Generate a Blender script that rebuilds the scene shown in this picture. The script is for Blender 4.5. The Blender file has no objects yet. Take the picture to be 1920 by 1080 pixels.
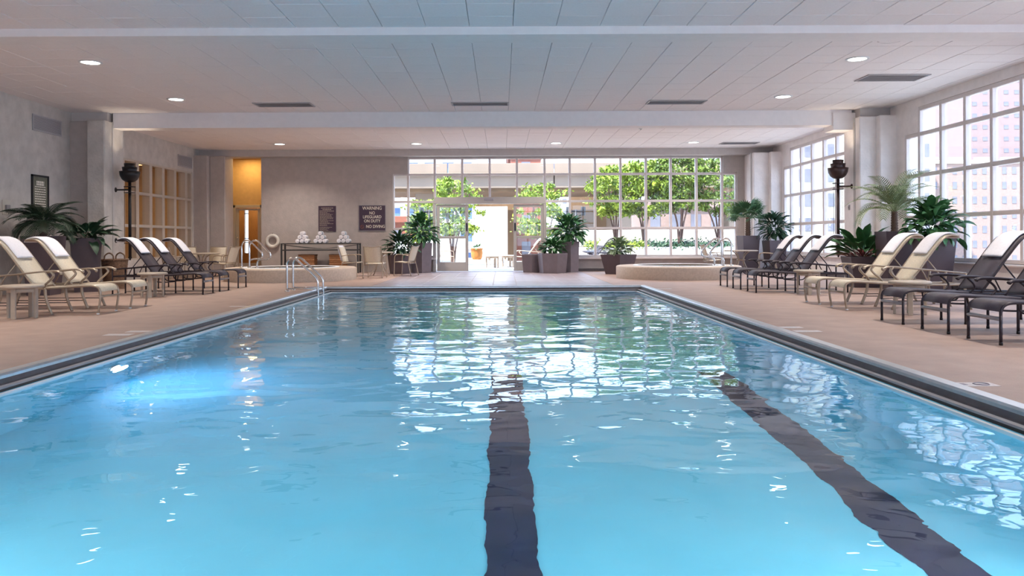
import bpy, math, random
from mathutils import Vector, Matrix
random.seed(7)
PI = math.pi
scene = bpy.context.scene
COL = scene.collection

# ------------------------------------------------------------------ camera
cam_d = bpy.data.cameras.new('camera')
cam_d.sensor_width = 36.0
cam_d.lens = 1493.0 / 1920 * 36
cam_d.shift_x = (960 - 940) / 1920
cam_d.shift_y = (450 - 540) / 1920
cam_d.clip_end = 600
cam = bpy.data.objects.new('camera', cam_d)
COL.objects.link(cam)
EYE = 1.05
cam.matrix_world = Matrix.Translation((0, 0, EYE)) @ Matrix.Rotation(PI / 2, 4, 'X') @ Matrix.Rotation(-0.0045, 4, 'Z')
scene.camera = cam

# ------------------------------------------------------------------ world, sun, exposure
scene.view_settings.view_transform = 'Standard'
scene.view_settings.look = 'None'
scene.view_settings.gamma = 1
scene.view_settings.exposure = 0.75
scene.view_settings.use_curve_mapping = False
world = bpy.data.worlds.new('sky')
scene.world = world
world.use_nodes = True
wn = world.node_tree.nodes
wl = world.node_tree.links
wn.clear()
w_out = wn.new('ShaderNodeOutputWorld')
w_bg = wn.new('ShaderNodeBackground')
w_tc = wn.new('ShaderNodeTexCoord')
w_sep = wn.new('ShaderNodeSeparateXYZ')
w_rmp = wn.new('ShaderNodeValToRGB')
w_rmp.color_ramp.elements[0].position = 0.0
w_rmp.color_ramp.elements[0].color = (0.44, 0.53, 0.70, 1)
w_rmp.color_ramp.elements[1].position = 0.6
w_rmp.color_ramp.elements[1].color = (0.30, 0.42, 0.66, 1)
wl.new(w_tc.outputs['Generated'], w_sep.inputs[0])
wl.new(w_sep.outputs['Z'], w_rmp.inputs[0])
wl.new(w_rmp.outputs[0], w_bg.inputs[0])
w_bg.inputs[1].default_value = 4.8
wl.new(w_bg.outputs[0], w_out.inputs[0])

sun_d = bpy.data.lights.new('sun', 'SUN')
sun_d.energy = 10.0
sun_d.angle = 0.01
sun_d.color = (1.0, 0.95, 0.86)
sun = bpy.data.objects.new('sun', sun_d)
COL.objects.link(sun)
sun.rotation_euler = Vector((0.5, 0.42, -1.0)).to_track_quat('-Z', 'Y').to_euler()

scene.cycles.max_bounces = 10
scene.cycles.diffuse_bounces = 5
scene.cycles.transparent_max_bounces = 16
scene.cycles.use_denoising = True

DOWNLIGHT_W = 34.0
POOL_LIGHT_W = 50.0
UPLIGHT_W = 3.0

def portal(loc, sx, sy, direction):
    d = bpy.data.lights.new('window_portal', 'AREA')
    d.shape = 'RECTANGLE'; d.size = sx; d.size_y = sy
    d.cycles.is_portal = True
    o = bpy.data.objects.new('window_portal', d)
    COL.objects.link(o)
    o.location = loc
    o.rotation_euler = Vector(direction).to_track_quat('-Z', 'Z').to_euler()

# ------------------------------------------------------------------ materials
def mat(name, col, rough=0.6, metal=0.0, var=0.0, vscale=8.0, bump=0.0, bscale=40.0, spec=0.5, stretch=None, detail=4.0, emis=None, estr=0.0, col2=None):
    m = bpy.data.materials.new(name)
    m.use_nodes = True
    nt = m.node_tree
    b = nt.nodes['Principled BSDF']
    b.inputs['Base Color'].default_value = (*col, 1)
    b.inputs['Roughness'].default_value = rough
    b.inputs['Metallic'].default_value = metal
    b.inputs['Specular IOR Level'].default_value = spec
    if emis:
        b.inputs['Emission Color'].default_value = (*emis, 1)
        b.inputs['Emission Strength'].default_value = estr
    if var > 0 or bump > 0 or col2:
        tc = nt.nodes.new('ShaderNodeTexCoord')
        mp = nt.nodes.new('ShaderNodeMapping')
        nt.links.new(tc.outputs['Object'], mp.inputs[0])
        if stretch: mp.inputs['Scale'].default_value = stretch
    if var > 0 or col2:
        n = nt.nodes.new('ShaderNodeTexNoise')
        n.inputs['Scale'].default_value = vscale
        n.inputs['Detail'].default_value = detail
        nt.links.new(mp.outputs[0], n.inputs['Vector'])
        r = nt.nodes.new('ShaderNodeValToRGB')
        r.color_ramp.elements[0].position = 0.3
        r.color_ramp.elements[1].position = 0.7
        c2 = col2 if col2 else tuple(min(1, c * (1 + var)) for c in col)
        c1 = col if col2 else tuple(c * (1 - var) for c in col)
        r.color_ramp.elements[0].color = (*c1, 1)
        r.color_ramp.elements[1].color = (*c2, 1)
        nt.links.new(n.outputs['Fac'], r.inputs[0])
        nt.links.new(r.outputs[0], b.inputs['Base Color'])
    if bump > 0:
        n2 = nt.nodes.new('ShaderNodeTexNoise')
        n2.inputs['Scale'].default_value = bscale
        n2.inputs['Detail'].default_value = 5
        nt.links.new(mp.outputs[0], n2.inputs['Vector'])
        bp = nt.nodes.new('ShaderNodeBump')
        bp.inputs['Strength'].default_value = 1.0
        bp.inputs['Distance'].default_value = bump
        nt.links.new(n2.outputs['Fac'], bp.inputs['Height'])
        nt.links.new(bp.outputs[0], b.inputs['Normal'])
    return m

def glass_mat(name, tint=(0.97, 0.985, 0.98), base=0.03):
    m = bpy.data.materials.new(name); m.use_nodes = True
    nt = m.node_tree; nt.nodes.clear()
    o = nt.nodes.new('ShaderNodeOutputMaterial')
    mx = nt.nodes.new('ShaderNodeMixShader')
    tr = nt.nodes.new('ShaderNodeBsdfTransparent'); tr.inputs[0].default_value = (*tint, 1)
    gl = nt.nodes.new('ShaderNodeBsdfGlossy'); gl.inputs['Roughness'].default_value = 0.01
    lw = nt.nodes.new('ShaderNodeLayerWeight'); lw.inputs['Blend'].default_value = 0.5
    pw = nt.nodes.new('ShaderNodeMath'); pw.operation = 'POWER'; pw.inputs[1].default_value = 4.0
    fr = nt.nodes.new('ShaderNodeMath'); fr.operation = 'MULTIPLY_ADD'; fr.inputs[1].default_value = 0.9; fr.inputs[2].default_value = base
    nt.links.new(lw.outputs['Facing'], pw.inputs[0]); nt.links.new(pw.outputs[0], fr.inputs[0])
    nt.links.new(fr.outputs[0], mx.inputs[0])
    nt.links.new(tr.outputs[0], mx.inputs[1]); nt.links.new(gl.outputs[0], mx.inputs[2])
    nt.links.new(mx.outputs[0], o.inputs[0])
    return m

def sling_mat(name, col, trans):
    m = mat(name, col, 0.55, var=0.12, vscale=60, bump=0.0006, bscale=400)
    nt = m.node_tree
    o = nt.nodes['Material Output']; b = nt.nodes['Principled BSDF']
    mx = nt.nodes.new('ShaderNodeMixShader'); mx.inputs[0].default_value = trans
    tr = nt.nodes.new('ShaderNodeBsdfTransparent')
    nt.links.new(b.outputs[0], mx.inputs[1]); nt.links.new(tr.outputs[0], mx.inputs[2])
    nt.links.new(mx.outputs[0], o.inputs[0])
    return m

def water_mat(name, amp):
    m = bpy.data.materials.new(name); m.use_nodes = True
    nt = m.node_tree; nt.nodes.clear()
    o = nt.nodes.new('ShaderNodeOutputMaterial')
    g = nt.nodes.new('ShaderNodeBsdfGlass'); g.inputs['IOR'].default_value = 1.333; g.inputs['Roughness'].default_value = 0.0
    g.inputs['Color'].default_value = (0.93, 0.985, 1.0, 1)
    tc = nt.nodes.new('ShaderNodeTexCoord')
    def noise(sx, sy, sc, det, rough):
        mp = nt.nodes.new('ShaderNodeMapping'); mp.inputs['Scale'].default_value = (sx, sy, 1)
        nt.links.new(tc.outputs['Object'], mp.inputs[0])
        n = nt.nodes.new('ShaderNodeTexNoise'); n.inputs['Scale'].default_value = sc
        n.inputs['Detail'].default_value = det; n.inputs['Roughness'].default_value = rough
        n.inputs['Distortion'].default_value = 0.6
        nt.links.new(mp.outputs[0], n.inputs['Vector'])
        return n.outputs['Fac']
    a = noise(1.0, 1.25, 1.15, 1.0, 0.4)
    b = noise(1.0, 1.2, 3.4, 1.0, 0.4)
    ma = nt.nodes.new('ShaderNodeMath'); ma.operation = 'MULTIPLY_ADD'
    ma.inputs[1].default_value = 0.17
    nt.links.new(b, ma.inputs[0]); nt.links.new(a, ma.inputs[2])
    mb2 = nt.nodes.new('ShaderNodeMath'); mb2.operation = 'MULTIPLY_ADD'; mb2.inputs[1].default_value = 0.022
    nt.links.new(noise(1.0, 1.15, 9.0, 1.0, 0.4), mb2.inputs[0]); nt.links.new(ma.outputs[0], mb2.inputs[2])
    ma = mb2
    bp = nt.nodes.new('ShaderNodeBump'); bp.inputs['Strength'].default_value = 1.0; bp.inputs['Distance'].default_value = amp
    nt.links.new(ma.outputs[0], bp.inputs['Height'])
    nt.links.new(bp.outputs[0], g.inputs['Normal'])
    nt.links.new(g.outputs[0], o.inputs[0])
    return m

M = {}
M['wall'] = mat('wall_plaster', (0.86, 0.80, 0.775), 0.8, var=0.05, vscale=5, bump=0.006, bscale=22)
M['wall_tex'] = mat('wall_textured_plaster', (0.55, 0.505, 0.465), 0.7, var=0.12, vscale=4, bump=0.012, bscale=16, detail=9)
M['wall_tan'] = mat('wall_tan_plaster', (0.45, 0.395, 0.365), 0.8, var=0.06, vscale=6, bump=0.006, bscale=26)
M['bulk'] = mat('bulkhead_grey', (0.52, 0.48, 0.46), 0.8, var=0.04)
M['amber_wall'] = mat('amber_wall', (0.56, 0.38, 0.18), 0.8, var=0.06)
M['tile'] = mat('acoustic_tile', (0.88, 0.825, 0.82), 0.9, var=0.025, vscale=30, bump=0.0015, bscale=160)
M['joint'] = mat('ceiling_joint', (0.30, 0.29, 0.30), 0.9)
M['beam'] = mat('beam_paint', (0.86, 0.81, 0.80), 0.8, var=0.02)
M['deck'] = mat('deck_aggregate', (0.385, 0.268, 0.218), 0.55, var=0.10, vscale=3.0, bump=0.0025, bscale=160, detail=8)
M['path_tile'] = mat('path_tile', (0.34, 0.275, 0.285), 0.35, var=0.22, vscale=4, bump=0.001, bscale=30, detail=7)
M['grout'] = mat('grout', (0.55, 0.50, 0.50), 0.8)
M['steel'] = mat('brushed_steel', (0.62, 0.63, 0.64), 0.35, metal=0.85, var=0.06, vscale=12)
M['chrome'] = mat('polished_steel', (0.75, 0.74, 0.73), 0.16, metal=1.0)
M['gutter_dark'] = mat('gutter_dark', (0.095, 0.08, 0.085), 0.6, var=0.15, vscale=9)
M['gutter_mid'] = mat('gutter_grey', (0.30, 0.28, 0.29), 0.45, var=0.1, vscale=9)
M['rim'] = mat('pool_rim_white', (0.72, 0.74, 0.76), 0.4)
M['pool_wall'] = mat('pool_wall_blue', (0.23, 0.66, 0.82), 0.6, var=0.05, vscale=2)
M['pool_floor'] = mat('pool_plaster', (0.24, 0.73, 0.86), 0.6, var=0.05, vscale=1.5)
M['lane'] = mat('lane_tile', (0.012, 0.016, 0.055), 0.4, var=0.2, vscale=8)
M['water'] = water_mat('pool_water', 0.024)
M['spa_water'] = water_mat('spa_water', 0.006)
M['spa'] = mat('spa_aggregate', (0.50, 0.40, 0.32), 0.6, var=0.1, vscale=20, bump=0.002, bscale=90)
M['spa_in'] = mat('spa_shell', (0.55, 0.60, 0.60), 0.5)
M['frame_white'] = mat('window_frame', (0.70, 0.625, 0.60), 0.5, var=0.02)
M['frame_tan'] = mat('door_frame_tan', (0.50, 0.46, 0.42), 0.45, var=0.02)
M['frame_brown'] = mat('interior_frame_tan', (0.50, 0.43, 0.36), 0.5, var=0.03)
M['glass'] = glass_mat('window_glass')
M['dark_metal'] = mat('dark_bronze_tube', (0.030, 0.022, 0.030), 0.35, metal=0.3)
M['dark_sling'] = sling_mat('dark_sling', (0.055, 0.043, 0.058), 0.10)
M['bronze'] = mat('champagne_tube', (0.40, 0.325, 0.25), 0.35, metal=0.5, var=0.05)
M['cream_sling'] = sling_mat('cream_sling', (0.70, 0.61, 0.47), 0.04)
M['towel'] = mat('white_towel', (0.80, 0.78, 0.82), 0.95, var=0.04, vscale=40, bump=0.003, bscale=220)
M['towel_blue'] = mat('towel_label_blue', (0.22, 0.36, 0.42), 0.9)
M['taupe'] = mat('taupe_table', (0.42, 0.35, 0.28), 0.5, var=0.05)
M['planter'] = mat('planter_plum', (0.088, 0.062, 0.072), 0.5, var=0.08, vscale=6)
M['planter_lt'] = mat('planter_mauve', (0.19, 0.152, 0.162), 0.45, var=0.08, vscale=6)
M['soil'] = mat('soil', (0.05, 0.035, 0.025), 0.95, var=0.3, vscale=40, bump=0.01, bscale=60)
M['leaf'] = mat('leaf_green', (0.04, 0.135, 0.04), 0.55, var=0.35, vscale=5)
M['leaf_dk'] = mat('leaf_dark', (0.020, 0.06, 0.028), 0.55, var=0.3, vscale=5)
M['leaf_lt'] = mat('leaf_pale', (0.22, 0.30, 0.16), 0.5, var=0.25, vscale=6)
M['palm_dk'] = mat('palm_dark', (0.020, 0.045, 0.022), 0.5, var=0.3, vscale=6)
M['palm_lt'] = mat('palm_pale', (0.24, 0.29, 0.14), 0.5, var=0.25, vscale=5)
M['palm_mid'] = mat('palm_mid', (0.075, 0.16, 0.075), 0.45, var=0.3, vscale=5)
M['brom'] = mat('bromeliad_red', (0.28, 0.06, 0.06), 0.4, var=0.3, vscale=8)
M['bark'] = mat('bark', (0.14, 0.085, 0.06), 0.9, var=0.3, vscale=30, bump=0.01, bscale=40)
M['bark_tree'] = mat('tree_bark', (0.13, 0.075, 0.06), 0.9, var=0.25, vscale=14)
M['tree_leaf'] = mat('tree_leaf', (0.075, 0.135, 0.012), 0.6, col2=(0.30, 0.39, 0.03), vscale=2.5)
M['tree_leaf2'] = mat('tree_leaf_deep', (0.035, 0.075, 0.010), 0.6, col2=(0.19, 0.27, 0.025), vscale=2.0)
M['wicker'] = mat('wicker_brown', (0.20, 0.115, 0.07), 0.8, var=0.35, vscale=30)
M['wicker_box'] = mat('wicker_box_orange', (0.32, 0.145, 0.06), 0.75, var=0.25, vscale=40, bump=0.004, bscale=120)
M['black'] = mat('black_metal', (0.012, 0.010, 0.012), 0.4, metal=0.2)
M['lamp_bronze'] = mat('lamp_bronze', (0.055, 0.030, 0.028), 0.35, metal=0.4)
M['sign_plum'] = mat('sign_plum', (0.055, 0.028, 0.05), 0.35, var=0.1, vscale=6)
M['sign_text'] = mat('sign_lettering', (0.80, 0.72, 0.60), 0.5)
M['sign_grey'] = mat('sign_board_olive', (0.20, 0.19, 0.14), 0.25, var=0.25, vscale=3)
M['plate'] = mat('wall_plate', (0.55, 0.51, 0.44), 0.5)
M['ring'] = mat('ring_buoy_white', (0.70, 0.665, 0.60), 0.6, var=0.03)
M['vent'] = mat('vent_grey', (0.42, 0.39, 0.40), 0.5)
M['vent_dk'] = mat('vent_slot', (0.28, 0.26, 0.265), 0.7)
M['lens'] = mat('light_lens', (0.9, 0.9, 0.88), 0.5, emis=(1.0, 0.96, 0.90), estr=6.0)
M['pool_lens'] = mat('pool_light_lens', (0.7, 0.75, 0.95), 0.4, emis=(0.72, 0.75, 1.0), estr=6.0)
M['mark'] = mat('deck_mark', (0.62, 0.56, 0.55), 0.6, var=0.1, vscale=30)
M['mark_dk'] = mat('deck_mark_print', (0.25, 0.22, 0.26), 0.6)
M['door_wood'] = mat('door_wood', (0.30, 0.155, 0.055), 0.45, var=0.2, vscale=6, stretch=(8, 8, 0.6))
M['console'] = mat('console_dark', (0.035, 0.034, 0.036), 0.45)
M['terrace'] = mat('terrace_concrete', (0.42, 0.37, 0.33), 0.85, var=0.06, vscale=1.5)
M['white_stucco'] = mat('white_stucco', (0.70, 0.685, 0.66), 0.85, var=0.03, vscale=3)
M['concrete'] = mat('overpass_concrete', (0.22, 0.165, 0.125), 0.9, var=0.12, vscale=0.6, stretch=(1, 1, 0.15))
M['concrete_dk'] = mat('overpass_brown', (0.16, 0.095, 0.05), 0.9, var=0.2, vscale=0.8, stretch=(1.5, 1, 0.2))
M['brick'] = mat('brick_red', (0.26, 0.095, 0.065), 0.9, var=0.15, vscale=4)
M['brick_pale'] = mat('brick_rose', (0.29, 0.205, 0.18), 0.9, var=0.08, vscale=3)
M['tower_rose'] = mat('tower_rose', (0.25, 0.18, 0.175), 0.9, var=0.05, vscale=1)
M['city_white'] = mat('city_white', (0.72, 0.72, 0.72), 0.9, var=0.03, vscale=1)
M['city_beige'] = mat('city_beige', (0.42, 0.385, 0.32), 0.9, var=0.05, vscale=1)
M['city_glass'] = mat('city_window_blue', (0.10, 0.17, 0.32), 0.15, var=0.3, vscale=0.5)
M['city_glass_grey'] = mat('city_window_grey', (0.16, 0.16, 0.20), 0.2, var=0.2, vscale=0.5)
M['ground'] = mat('city_ground', (0.40, 0.39, 0.38), 0.9, var=0.1, vscale=0.2)
M['orange_pot'] = mat('terracotta_pot', (0.36, 0.14, 0.03), 0.8, var=0.12, vscale=8)
M['gym_red'] = mat('lounge_red_panel', (0.11, 0.055, 0.04), 0.7, var=0.1)
M['warm_lens'] = mat('warm_light_strip', (0.9, 0.8, 0.6), 0.5, emis=(1.0, 0.62, 0.22), estr=3.0)
M['awning'] = mat('white_canvas', (0.80, 0.79, 0.77), 0.8)

# ------------------------------------------------------------------ mesh helpers
class MB:
    def __init__(s):
        s.v = []; s.f = []; s.mi = []; s.sm = []
    def add(s, vs, fs, smooth=False, mi=0):
        b = len(s.v); s.v += [tuple(p) for p in vs]
        for f in fs:
            s.f.append(tuple(b + i for i in f)); s.sm.append(smooth); s.mi.append(mi)
        return s
    def box(s, x0, x1, y0, y1, z0, z1, mi=0):
        vs = [(x0, y0, z0), (x1, y0, z0), (x1, y1, z0), (x0, y1, z0), (x0, y0, z1), (x1, y0, z1), (x1, y1, z1), (x0, y1, z1)]
        return s.add(vs, [(3, 2, 1, 0), (4, 5, 6, 7), (0, 1, 5, 4), (1, 2, 6, 5), (2, 3, 7, 6), (3, 0, 4, 7)], False, mi)
    def cbox(s, x0, x1, y0, y1, z0, z1, c=0.01, mi=0):
        # box with chamfered vertical and top edges
        def rect(a, z): return [(x0 + a, y0 + a, z), (x1 - a, y0 + a, z), (x1 - a, y1 - a, z), (x0 + a, y1 - a, z)]
        def octo(z, e=0):
            return [(x0 + c, y0 + e, z), (x1 - c, y0 + e, z), (x1 - e, y0 + c, z), (x1 - e, y1 - c, z), (x1 - c, y1 - e, z), (x0 + c, y1 - e, z), (x0 + e, y1 - c, z), (x0 + e, y0 + c, z)]
        rings = [octo(z0 + c, 0), octo(z1 - c, 0)]
        bot = rect(c, z0); top = rect(c, z1)
        vs = bot + rings[0] + rings[1] + top
        fs = [(3, 2, 1, 0), (20, 21, 22, 23)]
        for i in range(8):
            j = (i + 1) % 8
            fs.append((4 + i, 4 + j, 12 + j, 12 + i))
        m = [0, 1, 1, 2, 2, 3, 3, 0]
        for i in range(8):
            j = (i + 1) % 8
            if m[i] == m[j]:
                fs.append((m[i], 4 + j, 4 + i)); fs.append((20 + m[i], 12 + i, 12 + j))
            else:
                fs.append((m[i], m[j], 4 + j, 4 + i)); fs.append((12 + i, 12 + j, 20 + m[j], 20 + m[i]))
        return s.add(vs, fs, False, mi)
    def tube(s, pts, r, n=8, caps=True, rads=None, sx=1.0, mi=0):
        pts = [Vector(p) for p in pts]
        N = len(pts)
        t0 = (pts[1] - pts[0]).normalized()
        up = Vector((0, 0, 1)) if abs(t0.z) < 0.9 else Vector((0, 1, 0))
        nrm = t0.cross(up).normalized()
        vs = []
        for i in range(N):
            if i == 0: t = (pts[1] - pts[0])
            elif i == N - 1: t = pts[-1] - pts[-2]
            else: t = (pts[i + 1] - pts[i]).normalized() + (pts[i] - pts[i - 1]).normalized()
            if t.length < 1e-9: t = pts[min(i + 1, N - 1)] - pts[i - 1]
            t.normalize()
            nrm = (nrm - t * nrm.dot(t)).normalized()
            bn = t.cross(nrm)
            rr = rads[i] if rads else r
            for k in range(n):
                a = 2 * PI * k / n
                vs.append(pts[i] + nrm * (math.cos(a) * rr * sx) + bn * (math.sin(a) * rr))
        fs = []
        for i in range(N - 1):
            for k in range(n):
                k2 = (k + 1) % n
                fs.append((i * n + k, i * n + k2, (i + 1) * n + k2, (i + 1) * n + k))
        s.add(vs, fs, True, mi)
        if caps:
            b = len(s.v) - N * n
            s.f.append(tuple(b + k for k in range(n - 1, -1, -1))); s.sm.append(False); s.mi.append(mi)
            s.f.append(tuple(b + (N - 1) * n + k for k in range(n))); s.sm.append(False); s.mi.append(mi)
        return s
    def lathe(s, prof, n=24, c=(0, 0), smooth=True, cap0=False, cap1=False, mi=0, rot=0.0):
        vs = []
        for (r, z) in prof:
            for k in range(n):
                a = 2 * PI * k / n + rot
                vs.append((c[0] + r * math.cos(a), c[1] + r * math.sin(a), z))
        fs = []
        for i in range(len(prof) - 1):
            for k in range(n):
                k2 = (k + 1) % n
                fs.append((i * n + k, i * n + k2, (i + 1) * n + k2, (i + 1) * n + k))
        if cap0: fs.append(tuple(range(n - 1, -1, -1)))
        if cap1: fs.append(tuple((len(prof) - 1) * n + k for k in range(n)))
        return s.add(vs, fs, smooth, mi)
    def torus(s, R, r, n=32, m=12, axis='Y', c=(0, 0, 0)):
        vs = []; fs = []
        for i in range(n):
            a = 2 * PI * i / n
            for j in range(m):
                b = 2 * PI * j / m
                q = R + r * math.cos(b)
                x, y, z = q * math.cos(a), r * math.sin(b), q * math.sin(a)
                if axis == 'Z': y, z = z, y
                vs.append((x + c[0], y + c[1], z + c[2]))
        for i in range(n):
            for j in range(m):
                fs.append((i * m + j, ((i + 1) % n) * m + j, ((i + 1) % n) * m + (j + 1) % m, i * m + (j + 1) % m))
        return s.add(vs, fs, True)
    def sheet(s, path, y0, y1, t, off=0.0, ny=1, round_edge=False):
        # path: list of (x,z); a thick sheet extruded across y, offset along its normal
        P = [Vector((p[0], p[1])) for p in path]
        N = len(P); nr = []
        for i in range(N):
            d = (P[min(i + 1, N - 1)] - P[max(i - 1, 0)]).normalized()
            nr.append(Vector((-d.y, d.x)))
        ys = [y0 + (y1 - y0) * k / ny for k in range(ny + 1)]
        vs = []
        for k, y in enumerate(ys):
            tt = t
            if round_edge and (k == 0 or k == ny): tt = t * 0.25
            for side in (1, -1):
                for i in range(N):
                    e = tt
                    if round_edge and (i == 0 or i == N - 1): e = tt * 0.4
                    q = P[i] + nr[i] * (off + side * e / 2)
                    vs.append((q.x, y, q.y))
        fs = []; W = 2 * N
        for k in range(ny):
            a = k * W; b = (k + 1) * W
            for i in range(N - 1):
                fs.append((a + i, a + i + 1, b + i + 1, b + i))
                fs.append((a + N + i + 1, a + N + i, b + N + i, b + N + i + 1))
            fs.append((a, b, b + N, a + N)); fs.append((a + N - 1, a + 2 * N - 1, b + 2 * N - 1, b + N - 1))
        for i in range(N - 1):
            fs.append((i + 1, i, N + i, N + i + 1))
            b = ny * W
            fs.append((b + i, b + i + 1, b + N + i + 1, b + N + i))
        return s.add(vs, fs, True)
    def mesh(s, name, mats):
        me = bpy.data.meshes.new(name)
        me.from_pydata(s.v, [], s.f)
        if not isinstance(mats, (list, tuple)): mats = [mats]
        for m in mats: me.materials.append(m)
        me.polygons.foreach_set('use_smooth', s.sm)
        me.polygons.foreach_set('material_index', s.mi)
        me.update()
        return me
    def build(s, name, mats, parent=None, loc=(0, 0, 0), rz=0.0):
        return link(name, s.mesh(name, mats), parent, loc, rz)

def link(name, me, parent=None, loc=(0, 0, 0), rz=0.0):
    o = bpy.data.objects.new(name, me)
    COL.objects.link(o)
    o.location = loc; o.rotation_euler = (0, 0, rz)
    if parent: o.parent = parent
    return o

def tag(o, label=None, cat=None, group=None, kind=None):
    if label: o['label'] = label
    if cat: o['category'] = cat
    if group: o['group'] = group
    if kind: o['kind'] = kind
    return o

def thing(name, label, cat, loc=(0, 0, 0), rz=0.0, group=None):
    o = bpy.data.objects.new(name, None)
    COL.objects.link(o); o.empty_display_size = 0.1
    o.location = loc; o.rotation_euler = (0, 0, rz)
    return tag(o, label, cat, group)

def copy_tree(o, parent=None):
    kids = list(o.children)
    c = o.copy(); COL.objects.link(c)
    c.parent = parent
    for ch in kids: copy_tree(ch, c)
    return c

def struct(o, label=None):
    o['kind'] = 'structure'
    if label: o['label'] = label
    return o

def smooth_path(pts, n=6):
    P = [Vector(p) for p in pts]
    out = []
    for i in range(len(P) - 1):
        p0 = P[max(i - 1, 0)]; p1 = P[i]; p2 = P[i + 1]; p3 = P[min(i + 2, len(P) - 1)]
        for k in range(n):
            t = k / n
            out.append(0.5 * ((2 * p1) + (p2 - p0) * t + (2 * p0 - 5 * p1 + 4 * p2 - p3) * t * t + (3 * p1 - p0 - 3 * p2 + p3) * t ** 3))
    out.append(P[-1])
    return out

def text(body, size, parent, loc, rot, m, name='lettering', ext=0.002, align='CENTER', sx=1.0):
    cu = bpy.data.curves.new(name, 'FONT')
    cu.body = body; cu.size = size; cu.extrude = ext; cu.align_x = align; cu.align_y = 'CENTER'
    cu.resolution_u = 3; cu.offset = size * .010
    cu.materials.append(m)
    tmp = bpy.data.objects.new(name, cu); COL.objects.link(tmp)
    me = bpy.data.meshes.new_from_object(tmp)
    bpy.data.objects.remove(tmp)
    o = bpy.data.objects.new(name, me); COL.objects.link(o)
    o.parent = parent; o.location = loc; o.rotation_euler = rot; o.scale = (sx, 1, 1)
    return o

# ------------------------------------------------------------------ room constants
XL, XR = -9.95, 8.95
YB, YF = -9.0, 26.7
ZC = 4.05
PX0, PX1, PY0, PY1 = -4.0, 3.21, 0.3, 17.9      # pool opening in the deck
WZ = -0.10

# ------------------------------------------------------------------ floor with pool opening
def slab(mb, x0, x1, y0, y1, z0, z1): mb.box(x0, x1, y0, y1, z0, z1)
TX0, TX1, TY0, TY1 = -3.0, 2.6, 18.15, 26.55
fl = MB()
slab(fl, XL - 0.3, PX0, YB - .2, YF + .1, -0.25, 0)
slab(fl, PX1, XR + 0.3, YB - .2, YF + .1, -0.25, 0)
slab(fl, PX0, PX1, YB - .2, PY0, -0.25, 0)
slab(fl, PX0, TX0, PY1, YF + .1, -0.25, 0)
slab(fl, TX1, PX1, PY1, YF + .1, -0.25, 0)
slab(fl, TX0, TX1, PY1, TY0, -0.25, 0)
slab(fl, TX0, TX1, TY1, YF + .1, -0.25, 0)
slab(fl, -9.95, -8.0, YF + .1, 28.3, -0.25, 0)
floor = struct(fl.build('floor', M['deck']), 'tan exposed aggregate pool deck')
gr = MB(); gr.box(TX0, TX1, TY0, TY1, -0.25, -0.006)
gr.build('grout_bed', M['grout'], floor)
tw, td = (TX1 - TX0) / 10, (TY1 - TY0) / 14
tm = MB().cbox(-tw / 2 + .006, tw / 2 - .006, -td / 2 + .006, td / 2 - .006, -0.02, 0.0, 0.004).mesh('path_tile', M['path_tile'])
for i in range(10):
    for j in range(14):
        link('tile', tm, floor, (TX0 + (i + .5) * tw, TY0 + (j + .5) * td, random.uniform(-.002, .001)))

# ------------------------------------------------------------------ pool
def ring_strip(prof, name, m, parent):
    mb = MB(); vs = []
    for (a, z) in prof:
        vs += [(PX0 + a, PY0 + a, z), (PX1 - a, PY0 + a, z), (PX1 - a, PY1 - a, z), (PX0 + a, PY1 - a, z)]
    fs = []
    for i in range(len(prof) - 1):
        for k in range(4):
            k2 = (k + 1) % 4
            fs.append((i * 4 + k, i * 4 + k2, i * 4 + 4 + k2, i * 4 + 4 + k))
    mb.add(vs, fs)
    return mb.build(name, m, parent)
pool = bpy.data.objects.new('pool_basin', None); COL.objects.link(pool); struct(pool, 'long rectangular blue swimming pool basin')
ring_strip([(-.02, -.05), (-.02, .018), (-.005, .026), (0.085, .024), (0.10, .008), (.10, -.02)], 'steel_edge', M['steel'], pool)
ring_strip([(0.10, -.015), (0.115, -.05), (.14, -.06)], 'gutter_wall', M['gutter_dark'], pool)
ring_strip([(.14, -.06), (.15, -.052), (.185, -.056), (.19, -.07)], 'gutter_grate', M['gutter_mid'], pool)
ring_strip([(.19, -.07), (.195, -.10), (.225, -.10)], 'gutter_slot', M['black'], pool)
ring_strip([(.225, -.12), (.225, -.086), (.25, -.088), (.255, -.13)], 'water_rim', M['rim'], pool)
WX0, WX1, WY0, WY1 = PX0 + .25, PX1 - .25, PY0 + .25, PY1 - .25
PB = -1.40
for nm, q in (('pool_wall', [(WX0, WY0), (WX0, WY1)]), ('pool_wall', [(WX0, WY1), (WX1, WY1)]), ('pool_wall', [(WX1, WY1), (WX1, WY0)]), ('pool_wall', [(WX1, WY0), (WX0, WY0)])):
    (ax, ay), (bx, by) = q
    d = Vector((by - ay, -(bx - ax), 0)).normalized()
    mb = MB(); e = .1
    vs = [(ax, ay, PB), (bx, by, PB), (bx, by, -.09), (ax, ay, -.09)]
    vs += [(p[0] - d.x * e, p[1] - d.y * e, p[2]) for p in vs]
    mb.add(vs, [(0, 1, 2, 3), (7, 6, 5, 4), (3, 2, 6, 7), (0, 4, 5, 1), (0, 3, 7, 4), (1, 5, 6, 2)])
    mb.build(nm, M['pool_wall'], pool)
MB().box(WX0 - .1, WX1 + .1, WY0 - .1, WY1 + .1, PB - .1, PB).build('pool_bottom', M['pool_floor'], pool)
for lx in (0.05, 2.18):
    MB().box(lx - .145, lx + .145, WY0 + .6, 8.3, PB, PB + .004).build('lane_line', M['lane'], pool)
wv = MB(); NXW, NYW = 2, 4
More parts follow.
